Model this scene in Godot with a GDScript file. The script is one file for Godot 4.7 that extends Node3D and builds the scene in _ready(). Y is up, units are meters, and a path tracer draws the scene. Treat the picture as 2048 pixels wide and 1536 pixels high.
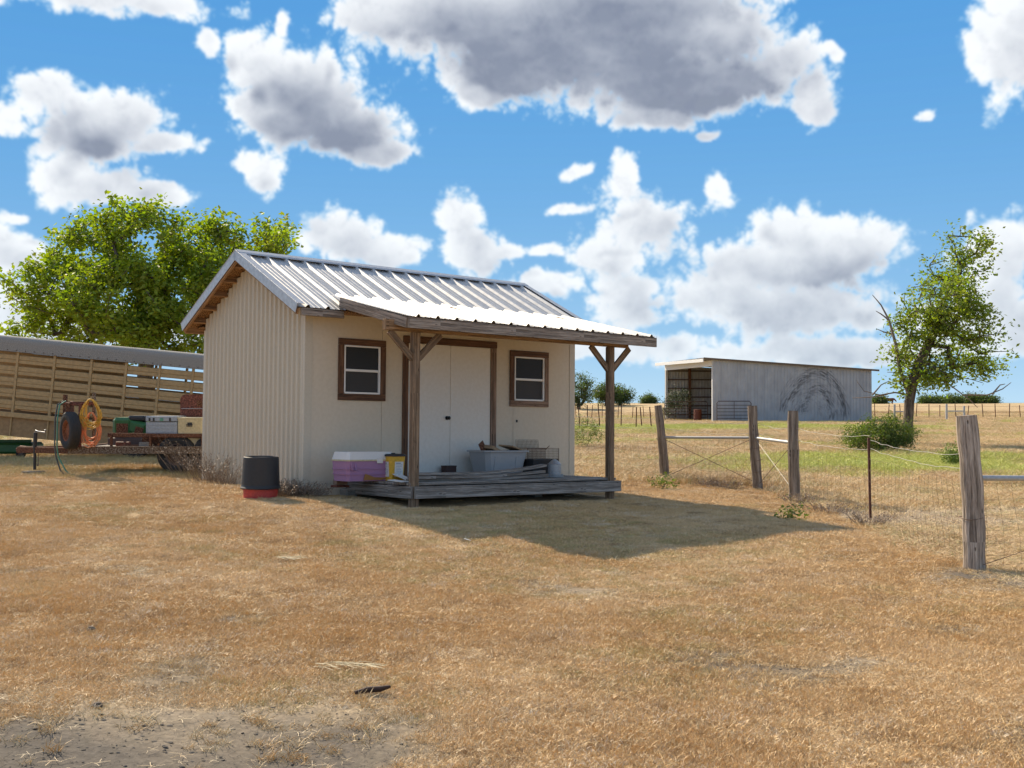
extends Node3D
# A storage shed with a porch on a dry yard, stock trailers behind it, a fence and a barn in a field.

const FPX = 2251.7        # focal length in photograph pixels
const HORIZON = 806.0
const EYE = Vector3(0, 1.25, 0)
var rng = RandomNumberGenerator.new()
var noise_a = FastNoiseLite.new()
var noise_b = FastNoiseLite.new()
var noise_c = FastNoiseLite.new()
var noise_d = FastNoiseLite.new()
var M = {}
var names = {}
var shed: Node3D
var shed_xf: Transform3D

# ---------------------------------------------------------------- pixels to places
func ray(px, py):
	var a = atan((HORIZON - 768.0) / FPX)
	var d = Vector3((px - 1024.0) / FPX, -(py - 768.0) / FPX, -1.0)
	return Vector3(d.x, d.y * cos(a) - d.z * sin(a), d.y * sin(a) + d.z * cos(a))

func at(px, py, depth):
	var d = ray(px, py)
	return EYE + d * (depth / -d.z)

func on_ground(px, py):
	var d = ray(px, py)
	var y = -0.2
	var p = Vector3.ZERO
	for i in 12:
		p = EYE + d * ((y - EYE.y) / d.y)
		y = ground_y(p.x, p.z)
	p.y = y
	return p

func on_shed(px, py, axis, val):
	var inv = shed_xf.affine_inverse()
	var o = inv * EYE
	var d = inv.basis * ray(px, py)
	return o + d * ((val - o[axis]) / d[axis])

func ground_y(x, z):
	var d = -z
	var near = -0.302 - 0.046 * clampf(x, -3.2, 4.8) + 0.0113 * clampf(d, 0.0, 22.0)
	near -= 0.10 * (smoothstep(13.9, 11.0, d) if d < 13.9 else 0.0) * (1.0 - smoothstep(2.0, 4.5, x))
	var t = smoothstep(20.0, 45.0, d)
	var far = -0.1 + 0.25 * noise_c.get_noise_2d(x * 0.05, z * 0.05) * smoothstep(40.0, 120.0, d)
	far += 1.15 * smoothstep(98.0, 130.0, d)
	var y = lerpf(near, far, t)
	if absf(x) < 40.0 and d < 40.0 and d > -10.0:
		y += 0.035 * noise_c.get_noise_2d(x * 1.3, z * 1.3) + 0.012 * noise_a.get_noise_2d(x * 14.0, z * 14.0)
	return y

# ---------------------------------------------------------------- mesh building
class MB:
	var v = PackedVector3Array()
	var n = PackedVector3Array()
	var t = PackedVector2Array()
	var c = PackedColorArray()
	var i = PackedInt32Array()
	var off = Vector2.ZERO
	func quad(a, b, cc, d, ua = Vector2(0, 0), ub = Vector2(1, 0), uc = Vector2(1, 1), ud = Vector2(0, 1)):
		var nn = (b - a).cross(cc - a)
		if nn.length_squared() < 1e-14:
			nn = (cc - a).cross(d - a)
		nn = nn.normalized()
		var k = v.size()
		v.append_array(PackedVector3Array([a, b, cc, d]))
		n.append_array(PackedVector3Array([nn, nn, nn, nn]))
		t.append_array(PackedVector2Array([ua + off, ub + off, uc + off, ud + off]))
		i.append_array(PackedInt32Array([k, k + 2, k + 1, k, k + 3, k + 2]))
	func tri(a, b, cc):
		var nn = (b - a).cross(cc - a).normalized()
		var k = v.size()
		v.append_array(PackedVector3Array([a, b, cc]))
		n.append_array(PackedVector3Array([nn, nn, nn]))
		t.append_array(PackedVector2Array([Vector2(a.x, a.y), Vector2(b.x, b.y), Vector2(cc.x, cc.y)]))
		i.append_array(PackedInt32Array([k, k + 2, k + 1]))
	# chamfered box; u runs along the longest side so that wood grain does too
	func box(xf: Transform3D, s: Vector3, ch = 0.004):
		var h = s / 2
		ch = minf(ch, minf(h.x, minf(h.y, h.z)) * 0.6)
		var la = s.max_axis_index()
		for ax in 3:
			var b = (ax + 1) % 3
			var cx = (ax + 2) % 3
			for sg in [1.0, -1.0]:
				var pts = []
				for q in [Vector2(-1, -1), Vector2(1, -1), Vector2(1, 1), Vector2(-1, 1)]:
					var p = Vector3()
					p[ax] = sg * h[ax]
					p[b] = q.x * sg * (h[b] - ch)
					p[cx] = q.y * (h[cx] - ch)
					pts.append(p)
				var uv = []
				for p in pts:
					var u = p[la] if la != ax else p[b]
					var w = 0.0
					if la == ax: w = p[cx]
					else: w = p[b] if b != la else p[cx]
					uv.append(Vector2(u, w + ax * 0.37 + sg * 0.11))
				quad(xf * pts[0], xf * pts[1], xf * pts[2], xf * pts[3], uv[0], uv[1], uv[2], uv[3])
		# chamfers
		for ax in 3:
			var b = (ax + 1) % 3
			var cx = (ax + 2) % 3
			for sb in [1.0, -1.0]:
				for sc in [1.0, -1.0]:
					var p1 = Vector3(); var p2 = Vector3(); var p3 = Vector3(); var p4 = Vector3()
					p1[ax] = -(h[ax] - ch); p1[b] = sb * h[b]; p1[cx] = sc * (h[cx] - ch)
					p2[ax] = h[ax] - ch; p2[b] = sb * h[b]; p2[cx] = sc * (h[cx] - ch)
					p3[ax] = h[ax] - ch; p3[b] = sb * (h[b] - ch); p3[cx] = sc * h[cx]
					p4[ax] = -(h[ax] - ch); p4[b] = sb * (h[b] - ch); p4[cx] = sc * h[cx]
					var uu = Vector2(p1[la], 0.2)
					var u2 = Vector2(p2[la], 0.2)
					if sb * sc > 0: quad(xf * p1, xf * p2, xf * p3, xf * p4, uu, u2, u2, uu)
					else: quad(xf * p4, xf * p3, xf * p2, xf * p1, uu, u2, u2, uu)
		for sx in [1.0, -1.0]:
			for sy in [1.0, -1.0]:
				for sz in [1.0, -1.0]:
					var a = xf * Vector3(sx * h.x, sy * (h.y - ch), sz * (h.z - ch))
					var b = xf * Vector3(sx * (h.x - ch), sy * h.y, sz * (h.z - ch))
					var cc = xf * Vector3(sx * (h.x - ch), sy * (h.y - ch), sz * h.z)
					if sx * sy * sz > 0: tri(a, b, cc)
					else: tri(a, cc, b)
	func bar(p: Vector3, q: Vector3, w, d, up = Vector3.UP, ch = 0.004):
		var x = (q - p)
		var l = x.length()
		x = x / l
		if absf(x.dot(up)) > 0.98: up = Vector3(0, 0, 1)
		var z = x.cross(up).normalized()
		var y = z.cross(x)
		box(Transform3D(Basis(x, y, z), (p + q) / 2), Vector3(l, w, d), ch)
	func tube(pts, radii, sides = 6, cap = true):
		var m = pts.size()
		var up = Vector3(0.31, 0.9, 0.22).normalized()
		var k0 = v.size()
		var run = 0.0
		for j in m:
			var dir = (pts[mini(j + 1, m - 1)] - pts[maxi(j - 1, 0)])
			dir = dir.normalized() if dir.length() > 1e-9 else Vector3.UP
			if absf(dir.dot(up)) > 0.97: up = Vector3(0.9, 0.1, 0.4).normalized()
			var s = dir.cross(up).normalized()
			var w = s.cross(dir)
			up = w
			if j > 0: run += pts[j].distance_to(pts[j - 1])
			var r = radii[j] if radii is Array or radii is PackedFloat32Array else radii
			for k in sides + 1:
				var a = TAU * k / sides
				var nn = s * cos(a) + w * sin(a)
				v.append(pts[j] + nn * r); n.append(nn); t.append(Vector2(run, float(k) / sides * 0.4) + off)
		for j in m - 1:
			for k in sides:
				var a = k0 + j * (sides + 1) + k
				var b = a + sides + 1
				i.append_array(PackedInt32Array([a, a + 1, b, a + 1, b + 1, b]))
		if cap:
			for e in [0, m - 1]:
				var kc = v.size()
				var nn = (pts[0] - pts[1]).normalized() if e == 0 else (pts[m - 1] - pts[m - 2]).normalized()
				v.append(pts[e]); n.append(nn); t.append(Vector2(0, 0))
				for k in sides + 1:
					v.append(v[k0 + e * (sides + 1) + k]); n.append(nn); t.append(Vector2(k * 0.02, 0.05))
				for k in sides:
					if e == 0: i.append_array(PackedInt32Array([kc, kc + k + 2, kc + k + 1]))
					else: i.append_array(PackedInt32Array([kc, kc + k + 1, kc + k + 2]))
	# profile of Vector2(radius, height), turned round y
	func lathe(prof, sides, xf = Transform3D()):
		for j in prof.size() - 1:
			var a = prof[j]; var b = prof[j + 1]
			var sl = Vector2(b.y - a.y, a.x - b.x).normalized()
			var k0 = v.size()
			for k in sides + 1:
				var an = TAU * k / sides
				var dr = Vector3(cos(an), 0, sin(an))
				var nn = (xf.basis * (dr * sl.x + Vector3.UP * sl.y)).normalized()
				for p in [a, b]:
					v.append(xf * (dr * p.x + Vector3.UP * p.y)); n.append(nn); t.append(Vector2(an * 0.2, p.y) + off)
			for k in sides:
				var q = k0 + k * 2
				i.append_array(PackedInt32Array([q, q + 2, q + 1, q + 1, q + 2, q + 3]))
	# a folded sheet: a profile in (s, h), each point drawn out from lo to hi along the third axis
	func sheet(prof, lo, hi, xf):
		for j in prof.size() - 1:
			var a = prof[j]; var b = prof[j + 1]
			var l0 = lo[j] if lo is Array else lo
			var l1 = lo[j + 1] if lo is Array else lo
			var h0 = hi[j] if hi is Array else hi
			var h1 = hi[j + 1] if hi is Array else hi
			quad(xf * Vector3(a.x, a.y, l0), xf * Vector3(b.x, b.y, l1), xf * Vector3(b.x, b.y, h1), xf * Vector3(a.x, a.y, h0), Vector2(a.x, l0), Vector2(b.x, l1), Vector2(b.x, h1), Vector2(a.x, h0))
	func mesh() -> ArrayMesh:
		var arr = []
		arr.resize(Mesh.ARRAY_MAX)
		arr[Mesh.ARRAY_VERTEX] = v
		arr[Mesh.ARRAY_NORMAL] = n
		arr[Mesh.ARRAY_TEX_UV] = t
		if c.size() == v.size(): arr[Mesh.ARRAY_COLOR] = c
		arr[Mesh.ARRAY_INDEX] = i
		var m = ArrayMesh.new()
		m.add_surface_from_arrays(Mesh.PRIMITIVE_TRIANGLES, arr)
		return m

func put(mb, called, mat, parent):
	var o = MeshInstance3D.new()
	o.name = called
	o.mesh = mb.mesh() if mb is MB else mb
	o.material_override = mat
	parent.add_child(o, true)
	return o

func numbered(called):
	names[called] = names.get(called, -1) + 1
	return called if names[called] == 0 else "%s_%03d" % [called, names[called]]

func thing(called, label, category, pos = Vector3.ZERO, group = ""):
	var o = Node3D.new()
	o.name = numbered(called)
	add_child(o)
	o.position = pos
	o.set_meta("label", label)
	o.set_meta("category", category)
	if group: o.set_meta("group", group)
	return o

func X(p, b = Basis()): return Transform3D(b, p)
func RX(a): return Basis(Vector3.RIGHT, a)
func RY(a): return Basis(Vector3.UP, a)
func RZ(a): return Basis(Vector3.BACK, a)

# ---------------------------------------------------------------- materials
func tex(im): return ImageTexture.create_from_image(im)

func mat(col, rough = 0.8, metal = 0.0, texture = null, scale = 0.0, normal = null, nscale = 1.0):
	var m = StandardMaterial3D.new()
	m.albedo_color = Color(col[0], col[1], col[2]).linear_to_srgb()
	m.roughness = rough
	m.metallic = metal
	if texture: m.albedo_texture = texture
	if normal:
		m.normal_enabled = true
		m.normal_texture = normal
		m.normal_scale = nscale
	if scale > 0.0:
		m.uv1_triplanar = true
		m.uv1_scale = Vector3.ONE * scale
	return m

# grey noise picture around white, for wear and blotches
func blotch(size, freq, lo, hi, seed_, contrast = 1.0, octaves = 5, tint = Color(1, 1, 1)):
	var nz = FastNoiseLite.new()
	nz.seed = seed_
	nz.frequency = freq
	nz.fractal_octaves = octaves
	var g = nz.get_seamless_image(size, size)
	var im = Image.create(size, size, false, Image.FORMAT_RGB8)
	for y in size:
		for x in size:
			var q = clampf((g.get_pixel(x, y).r - 0.5) * contrast + 0.5, 0, 1)
			var w = lerpf(lo, hi, q)
			im.set_pixel(x, y, Color(lerpf(w * tint.r, w, q), lerpf(w * tint.g, w, q), lerpf(w * tint.b, w, q)))
	return im

func wood_image(seed_, dark, knots):
	var w = 512; var h = 256
	var nz = FastNoiseLite.new(); nz.seed = seed_; nz.frequency = 0.02; nz.fractal_octaves = 4
	var im = Image.create(w, h, false, Image.FORMAT_RGB8)
	var kn = []
	var r = RandomNumberGenerator.new(); r.seed = seed_
	for k in knots: kn.append(Vector3(r.randf() * w, r.randf() * h, r.randf_range(3, 8)))
	for y in h:
		for x in w:
			var wy = float(y)
			var kd = 0.0
			for k in kn:
				var dx = (x - k.x) * 0.45; var dy = y - k.y
				var dd = sqrt(dx * dx + dy * dy)
				wy += (dy / (dd + 1.0)) * k.z * 1.6 * exp(-dd / (k.z * 2.0))
				kd = maxf(kd, smoothstep(k.z, k.z * 0.5, dd))
			var g = nz.get_noise_2d(x * 0.25, wy * 5.0) * 0.6 + nz.get_noise_2d(x * 0.08 + 300, wy * 1.4) * 0.7 + nz.get_noise_2d(x * 1.2, wy * 16.0 + 90) * 0.35
			var crack = smoothstep(0.34, 0.5, nz.get_noise_2d(x * 0.10 + 77, wy * 9.0))
			var s = clampf(0.80 + g * 0.42 - crack * 0.36 - kd * 0.42, dark, 1.0)
			im.set_pixel(x, y, Color(s, s * lerpf(0.93, 1.0, s), s * lerpf(0.86, 1.0, s)))
	return im

func normals_of(im, k):
	var b = im.duplicate()
	b.convert(Image.FORMAT_L8)
	b.convert(Image.FORMAT_RGBA8)
	b.bump_map_to_normal_map(k)
	return tex(b)

func litter_image():
	var s = 1024
	var im = Image.create(s, s, false, Image.FORMAT_RGB8)
	var nz = FastNoiseLite.new(); nz.seed = 5; nz.frequency = 0.03; nz.fractal_octaves = 5
	var g = nz.get_seamless_image(s, s)
	for y in s:
		for x in s:
			var q = g.get_pixel(x, y).r
			im.set_pixel(x, y, Color(0.58 + 0.36 * q, 0.57 + 0.36 * q, 0.55 + 0.36 * q))
	var r = RandomNumberGenerator.new(); r.seed = 11
	for k in 22000:
		var p = Vector2(r.randf() * s, r.randf() * s)
		var a = r.randf() * TAU
		var l = r.randi_range(8, 30)
		var b = r.randf()
		var col = Color(0.90, 0.88, 0.84)
		if b < 0.35: col = Color(0.80, 0.77, 0.72)
		elif b < 0.55: col = Color(1.0, 0.98, 0.94)
		elif b < 0.72: col = Color(0.66, 0.63, 0.58)
		elif b < 0.78: col = Color(0.46, 0.44, 0.41)
		var turn = r.randf_range(-0.06, 0.06)
		for j in l:
			p += Vector2(cos(a), sin(a))
			a += turn
			im.set_pixel(posmod(int(p.x), s), posmod(int(p.y), s), col)
	return im

func make_materials():
	var wood = wood_image(3, 0.25, 5)
	var wt = tex(wood)
	var wn = normals_of(wood, 3.0)
	var b1 = blotch(256, 0.05, 0.84, 1.0, 8)
	var bt = tex(b1)
	var fine = blotch(256, 0.12, 0.7, 1.0, 21, 1.6, 3)
	var ft = tex(fine)
	var fnm = normals_of(fine, 1.5)
	var rust = tex(blotch(256, 0.05, 0.55, 1.0, 31, 1.7, 5, Color(0.9, 0.72, 0.6)))
	var dirt = tex(blotch(256, 0.09, 0.975, 1.0, 41, 1.2, 6, Color(0.995, 0.99, 0.98)))
	M.deck = mat([0.37, 0.34, 0.31], 0.9, 0, wt, 0, wn, 1.0)
	M.post = mat([0.34, 0.235, 0.15], 0.9, 0, wt, 0, wn, 1.0)
	M.beam = mat([0.44, 0.28, 0.155], 0.88, 0, wt, 0, wn, 0.8)
	M.fascia = mat([0.42, 0.35, 0.29], 0.9, 0, wt, 0, wn, 1.0)
	M.trim = mat([0.19, 0.095, 0.05], 0.8, 0, wt, 0, wn, 0.8)
	M.trim_old = mat([0.36, 0.24, 0.17], 0.85, 0, wt, 0, wn, 1.0)
	M.header = mat([0.07, 0.035, 0.022], 0.75, 0, wt, 0, wn, 0.6)
	M.lumber = mat([0.52, 0.31, 0.16], 0.85, 0, wt, 0, wn, 0.6)
	M.osb = mat([0.50, 0.28, 0.13], 0.9, 0, tex(blotch(256, 0.09, 0.4, 1.0, 55, 2.4, 2)), 1.6)
	M.fence_wood = mat([0.34, 0.285, 0.235], 0.95, 0, wt, 0, wn, 1.6)
	M.pale_wood = mat([0.50, 0.43, 0.37], 0.95, 0, wt, 0, wn, 1.6)
	for m in [M.deck, M.post, M.beam, M.fascia, M.trim, M.trim_old, M.header, M.lumber, M.fence_wood, M.pale_wood]:
		m.uv1_scale = Vector3(0.8, 3.0, 1)
	M.siding = mat([0.64, 0.57, 0.455], 0.75, 0, dirt, 0.6, fnm, 0.06)
	M.door = mat([0.74, 0.71, 0.65], 0.6, 0, dirt, 0.6, fnm, 0.04)
	M.wall_metal = mat([0.575, 0.525, 0.425], 0.5, 0.0, dirt, 1.0)
	M.roof_metal = mat([0.60, 0.60, 0.60], 0.45, 0.55, bt, 0.7)
	M.porch_metal = mat([0.50, 0.495, 0.485], 0.5, 0.35, bt, 0.6)
	M.flashing = mat([0.58, 0.59, 0.61], 0.42, 0.6, bt, 0.9)
	M.sash = mat([0.80, 0.80, 0.78], 0.45)
	var gl = mat([0.045, 0.047, 0.05], 0.3, 0, ft, 3.0)
	gl.metallic_specular = 0.25
	M.pane = gl
	M.screen = mat([0.06, 0.06, 0.062], 0.7, 0, ft, 3.0)
	M.black = mat([0.02, 0.02, 0.022], 0.5, 0, bt, 2.0)
	M.knob = mat([0.015, 0.013, 0.012], 0.3, 0.6)
	M.concrete = mat([0.34, 0.32, 0.29], 0.95, 0, ft, 2.0, fnm, 0.6)
	M.rubber = mat([0.028, 0.028, 0.03], 0.75, 0, ft, 3.0)
	M.rust = mat([0.22, 0.11, 0.065], 0.9, 0.0, rust, 2.5)
	M.rust_red = mat([0.24, 0.08, 0.05], 0.65, 0.0, rust, 2.0)
	M.rust_orange = mat([0.36, 0.14, 0.065], 0.9, 0.0, rust, 3.0)
	M.frame_grey = mat([0.27, 0.23, 0.18], 0.9, 0.0, rust, 2.2)
	M.tan = mat([0.47, 0.32, 0.15], 0.65, 0, bt, 0.8)
	M.tan_dark = mat([0.36, 0.23, 0.11], 0.75, 0, bt, 0.7)
	M.trailer_roof = mat([0.36, 0.345, 0.32], 1.0, 0.0, ft, 1.6)
	M.galv = mat([0.46, 0.47, 0.48], 0.5, 0.45, bt, 2.0)
	M.green = mat([0.025, 0.14, 0.04], 0.45, 0, bt, 2.0)
	M.grey_box = mat([0.34, 0.38, 0.43], 0.45, 0.35, bt, 2.0)
	M.cream = mat([0.62, 0.54, 0.34], 0.55, 0, bt, 1.5)
	M.yellow_cord = mat([0.62, 0.36, 0.05], 0.6)
	M.orange_cord = mat([0.72, 0.25, 0.10], 0.6)
	M.hose_green = mat([0.08, 0.24, 0.17], 0.55)
	M.hose_dark = mat([0.06, 0.075, 0.08], 0.6)
	M.purple = mat([0.36, 0.19, 0.34], 0.55, 0, dirt, 1.5)
	M.cooler_lid = mat([0.70, 0.68, 0.66], 0.6, 0, dirt, 1.5)
	M.foam = mat([0.45, 0.22, 0.07], 0.9, 0, ft, 4.0)
	M.yellow = mat([0.72, 0.42, 0.03], 0.45, 0, bt, 2.0)
	M.paper = mat([0.75, 0.76, 0.74], 0.8, 0, bt, 3.0)
	M.print = mat([0.28, 0.30, 0.36], 0.8)
	M.tote = mat([0.35, 0.365, 0.385], 0.5, 0, dirt, 1.2)
	M.cardboard = mat([0.40, 0.27, 0.16], 0.9, 0, bt, 2.0)
	M.maroon = mat([0.05, 0.022, 0.018], 0.6)
	M.red_tub = mat([0.55, 0.06, 0.05], 0.5, 0, bt, 2.0)
	M.barn_metal = mat([0.50, 0.51, 0.53], 0.55, 0.3, bt, 0.12)
	M.barn_trim = mat([0.66, 0.67, 0.68], 0.5, 0.2)
	M.steel_dark = mat([0.11, 0.08, 0.075], 0.6, 0.3)
	M.wire = mat([0.42, 0.40, 0.37], 0.5, 0.5)
	M.wire_rust = mat([0.16, 0.10, 0.07], 0.8, 0.2)
	M.tpost = mat([0.16, 0.07, 0.05], 0.85, 0.1, rust, 4.0)
	M.bark = mat([0.17, 0.14, 0.115], 0.95, 0, wt, 0, wn, 2.0)
	M.bark.uv1_scale = Vector3(1.2, 3.0, 1)
	M.dead_wood = mat([0.20, 0.165, 0.14], 0.95)
	M.soil = mat([0.13, 0.113, 0.095], 0.97, 0, ft, 6.0)
	M.cow = mat([0.13, 0.045, 0.02], 0.9)
	for k in [["leaf_lime", [0.30, 0.39, 0.05]], ["leaf_mid", [0.27, 0.35, 0.07]], ["leaf_dark", [0.065, 0.105, 0.04]], ["leaf_bush", [0.15, 0.21, 0.07]], ["leaf_far", [0.10, 0.145, 0.055]], ["weed_green", [0.24, 0.33, 0.06]], ["weed_dead", [0.24, 0.18, 0.13]], ["blade", [1, 1, 1]]]:
		var m = mat(k[1], 0.6)
		m.vertex_color_use_as_albedo = true
		m.backlight_enabled = k[0] != "blade"
		m.backlight = Color(0.95, 1.0, 0.35) if k[0].begins_with("leaf") else Color(0.4, 0.38, 0.28)
		if k[0] == "leaf_dark" or k[0] == "weed_dead": m.backlight = Color(0.25, 0.25, 0.2)
		m.cull_mode = BaseMaterial3D.CULL_DISABLED
		M[k[0]] = m
	var li = litter_image()
	var gm = mat([1, 1, 1], 0.97, 0, tex(li), 0, normals_of(li, 4.0), 1.0)
	gm.vertex_color_use_as_albedo = true
	gm.uv1_triplanar = true
	gm.uv1_world_triplanar = true
	gm.uv1_scale = Vector3.ONE * 0.55
	M.ground = gm

# ---------------------------------------------------------------- sky
var cloud_bins = []
func add_cloud(az, el, rx, ry, g):
	for b in 72:
		var d = absf(wrapf(az - (b * 5.0 - 177.5), -180.0, 180.0))
		if d < rx * 1.7 / maxf(cos(deg_to_rad(el)), 0.15) + 3.5: cloud_bins[b].append([az, el, rx, ry, g])

func puff(v):
	# rounded lobes with creases between them
	var n = absf(noise_d.get_noise_3d(v.x, v.y, v.z)) * 0.55
	n += absf(noise_d.get_noise_3d(v.x * 2.1 + 9.0, v.y * 2.1, v.z * 2.1)) * 0.28
	n += absf(noise_d.get_noise_3d(v.x * 4.3, v.y * 4.3 + 5.0, v.z * 4.3)) * 0.20
	n += absf(noise_d.get_noise_3d(v.x * 9.1, v.y * 9.1, v.z * 9.1 + 3.0)) * 0.17
	return n

func cloud_density(az, el, detail):
	var ca = cos(deg_to_rad(el))
	var dir = Vector3(sin(deg_to_rad(az)) * ca, sin(deg_to_rad(el)), -cos(deg_to_rad(az)) * ca) * 57.3
	var wx = noise_b.get_noise_3d(dir.x * 0.45, dir.y * 0.45, dir.z * 0.45) * 0.9
	var wy = noise_b.get_noise_3d(dir.x * 0.45 + 70, dir.y * 0.45, dir.z * 0.45) * 0.7
	var bin = cloud_bins[clampi(int((wrapf(az, -180.0, 180.0) + 180.0) / 5.0), 0, 71)]
	var gray = 0.0
	var wsum = 0.0
	for c in bin:
		var dx = (wrapf(az - c[0], -180.0, 180.0) * ca + wx) / c[2]
		var dy = (el - c[1] + wy) / c[3]
		if dy < 0.0: dy *= 1.2
		var rr = dx * dx + dy * dy
		if rr < 2.9:
			var w = exp((1.0 - sqrt(rr)) * 6.0)
			gray += w * c[4] * clampf(0.8 - dy * 0.55, 0.15, 1.3)
			wsum += w
	if wsum <= 0.0: return [-1.0, 0.0, -1.0, 0.0]
	var soft = log(wsum) / 6.0
	if soft < -0.5: return [-1.0, 0.0, -1.0, 0.0]
	var p = puff(dir * 0.55) if detail else 0.0
	return [soft * 1.25 + (p if detail else 0.4 * absf(noise_d.get_noise_3d(dir.x * 0.55, dir.y * 0.55, dir.z * 0.55)) + 0.12) * 0.95 - 0.31, gray / wsum, soft, p]

func sky_at(az, el):
	var e = maxf(el, 0.0)
	var hz = exp(-e / 11.0)
	var top = Color(0.215, 0.458, 0.683).lerp(Color(0.14, 0.37, 0.62), smoothstep(18.0, 60.0, e))
	var col = top.lerp(Color(0.592, 0.70, 0.774), hz)
	var q = cloud_density(az, el, true)
	var den = q[0]
	if den > -0.06:
		# the sun stands high to one side: less light reaches what lies behind more cloud
		var s1 = cloud_density(az - 1.0, el + 1.0, false)[0]
		var s2 = cloud_density(az - 2.4, el + 2.2, false)[0]
		var shade = clampf(maxf(s1, 0.0) * 0.5 + maxf(s2, 0.0) * 0.45 + den * 0.25 - 0.22, 0.0, 1.0)
		var a = pow(smoothstep(-0.06, 0.42, den), 0.85)
		var g = clampf(q[1] * 0.95 * smoothstep(0.10, 0.62, q[2] * 0.75 + den * 0.25) + shade * 0.6 * smoothstep(0.05, 0.4, den), 0.0, 1.0)
		g = clampf(g * (0.86 + 0.30 * noise_b.get_noise_2d(az * 0.35 + 11.0, el * 0.7) + 0.22 * (den - q[2])), 0.0, 1.0)
		g = clampf(g + 0.13 * (smoothstep(0.42, 0.05, q[3]) - 0.2) * smoothstep(0.1, 0.5, den), 0.0, 1.0)
		var cc = Color(0.81, 0.815, 0.82).lerp(Color(0.43, 0.455, 0.515), g)
		cc = cc.lerp(Color(0.66, 0.73, 0.78), 0.5 * exp(-e / 4.5))
		col = col.lerp(cc, a * 0.97)
	return col

func sky_rows(w, h, az0, daz, el0, del_, r0, r1):
	var out = PackedByteArray()
	for y in range(r0, r1):
		for x in w:
			var c = sky_at(az0 + (x + 0.5) / w * daz, el0 - (y + 0.5) / h * del_)
			out.append(int(clampf(c.r, 0, 1) * 255.0)); out.append(int(clampf(c.g, 0, 1) * 255.0)); out.append(int(clampf(c.b, 0, 1) * 255.0))
	return out

func sky_part(w, h, az0, daz, el0, del_):
	var threads = []
	for k in 4:
		var t = Thread.new()
		t.start(sky_rows.bind(w, h, az0, daz, el0, del_, h * k / 4, h * (k + 1) / 4))
		threads.append(t)
	var all = PackedByteArray()
	for t in threads: all.append_array(t.wait_to_finish())
	return Image.create_from_data(w, h, false, Image.FORMAT_RGB8, all)

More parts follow.
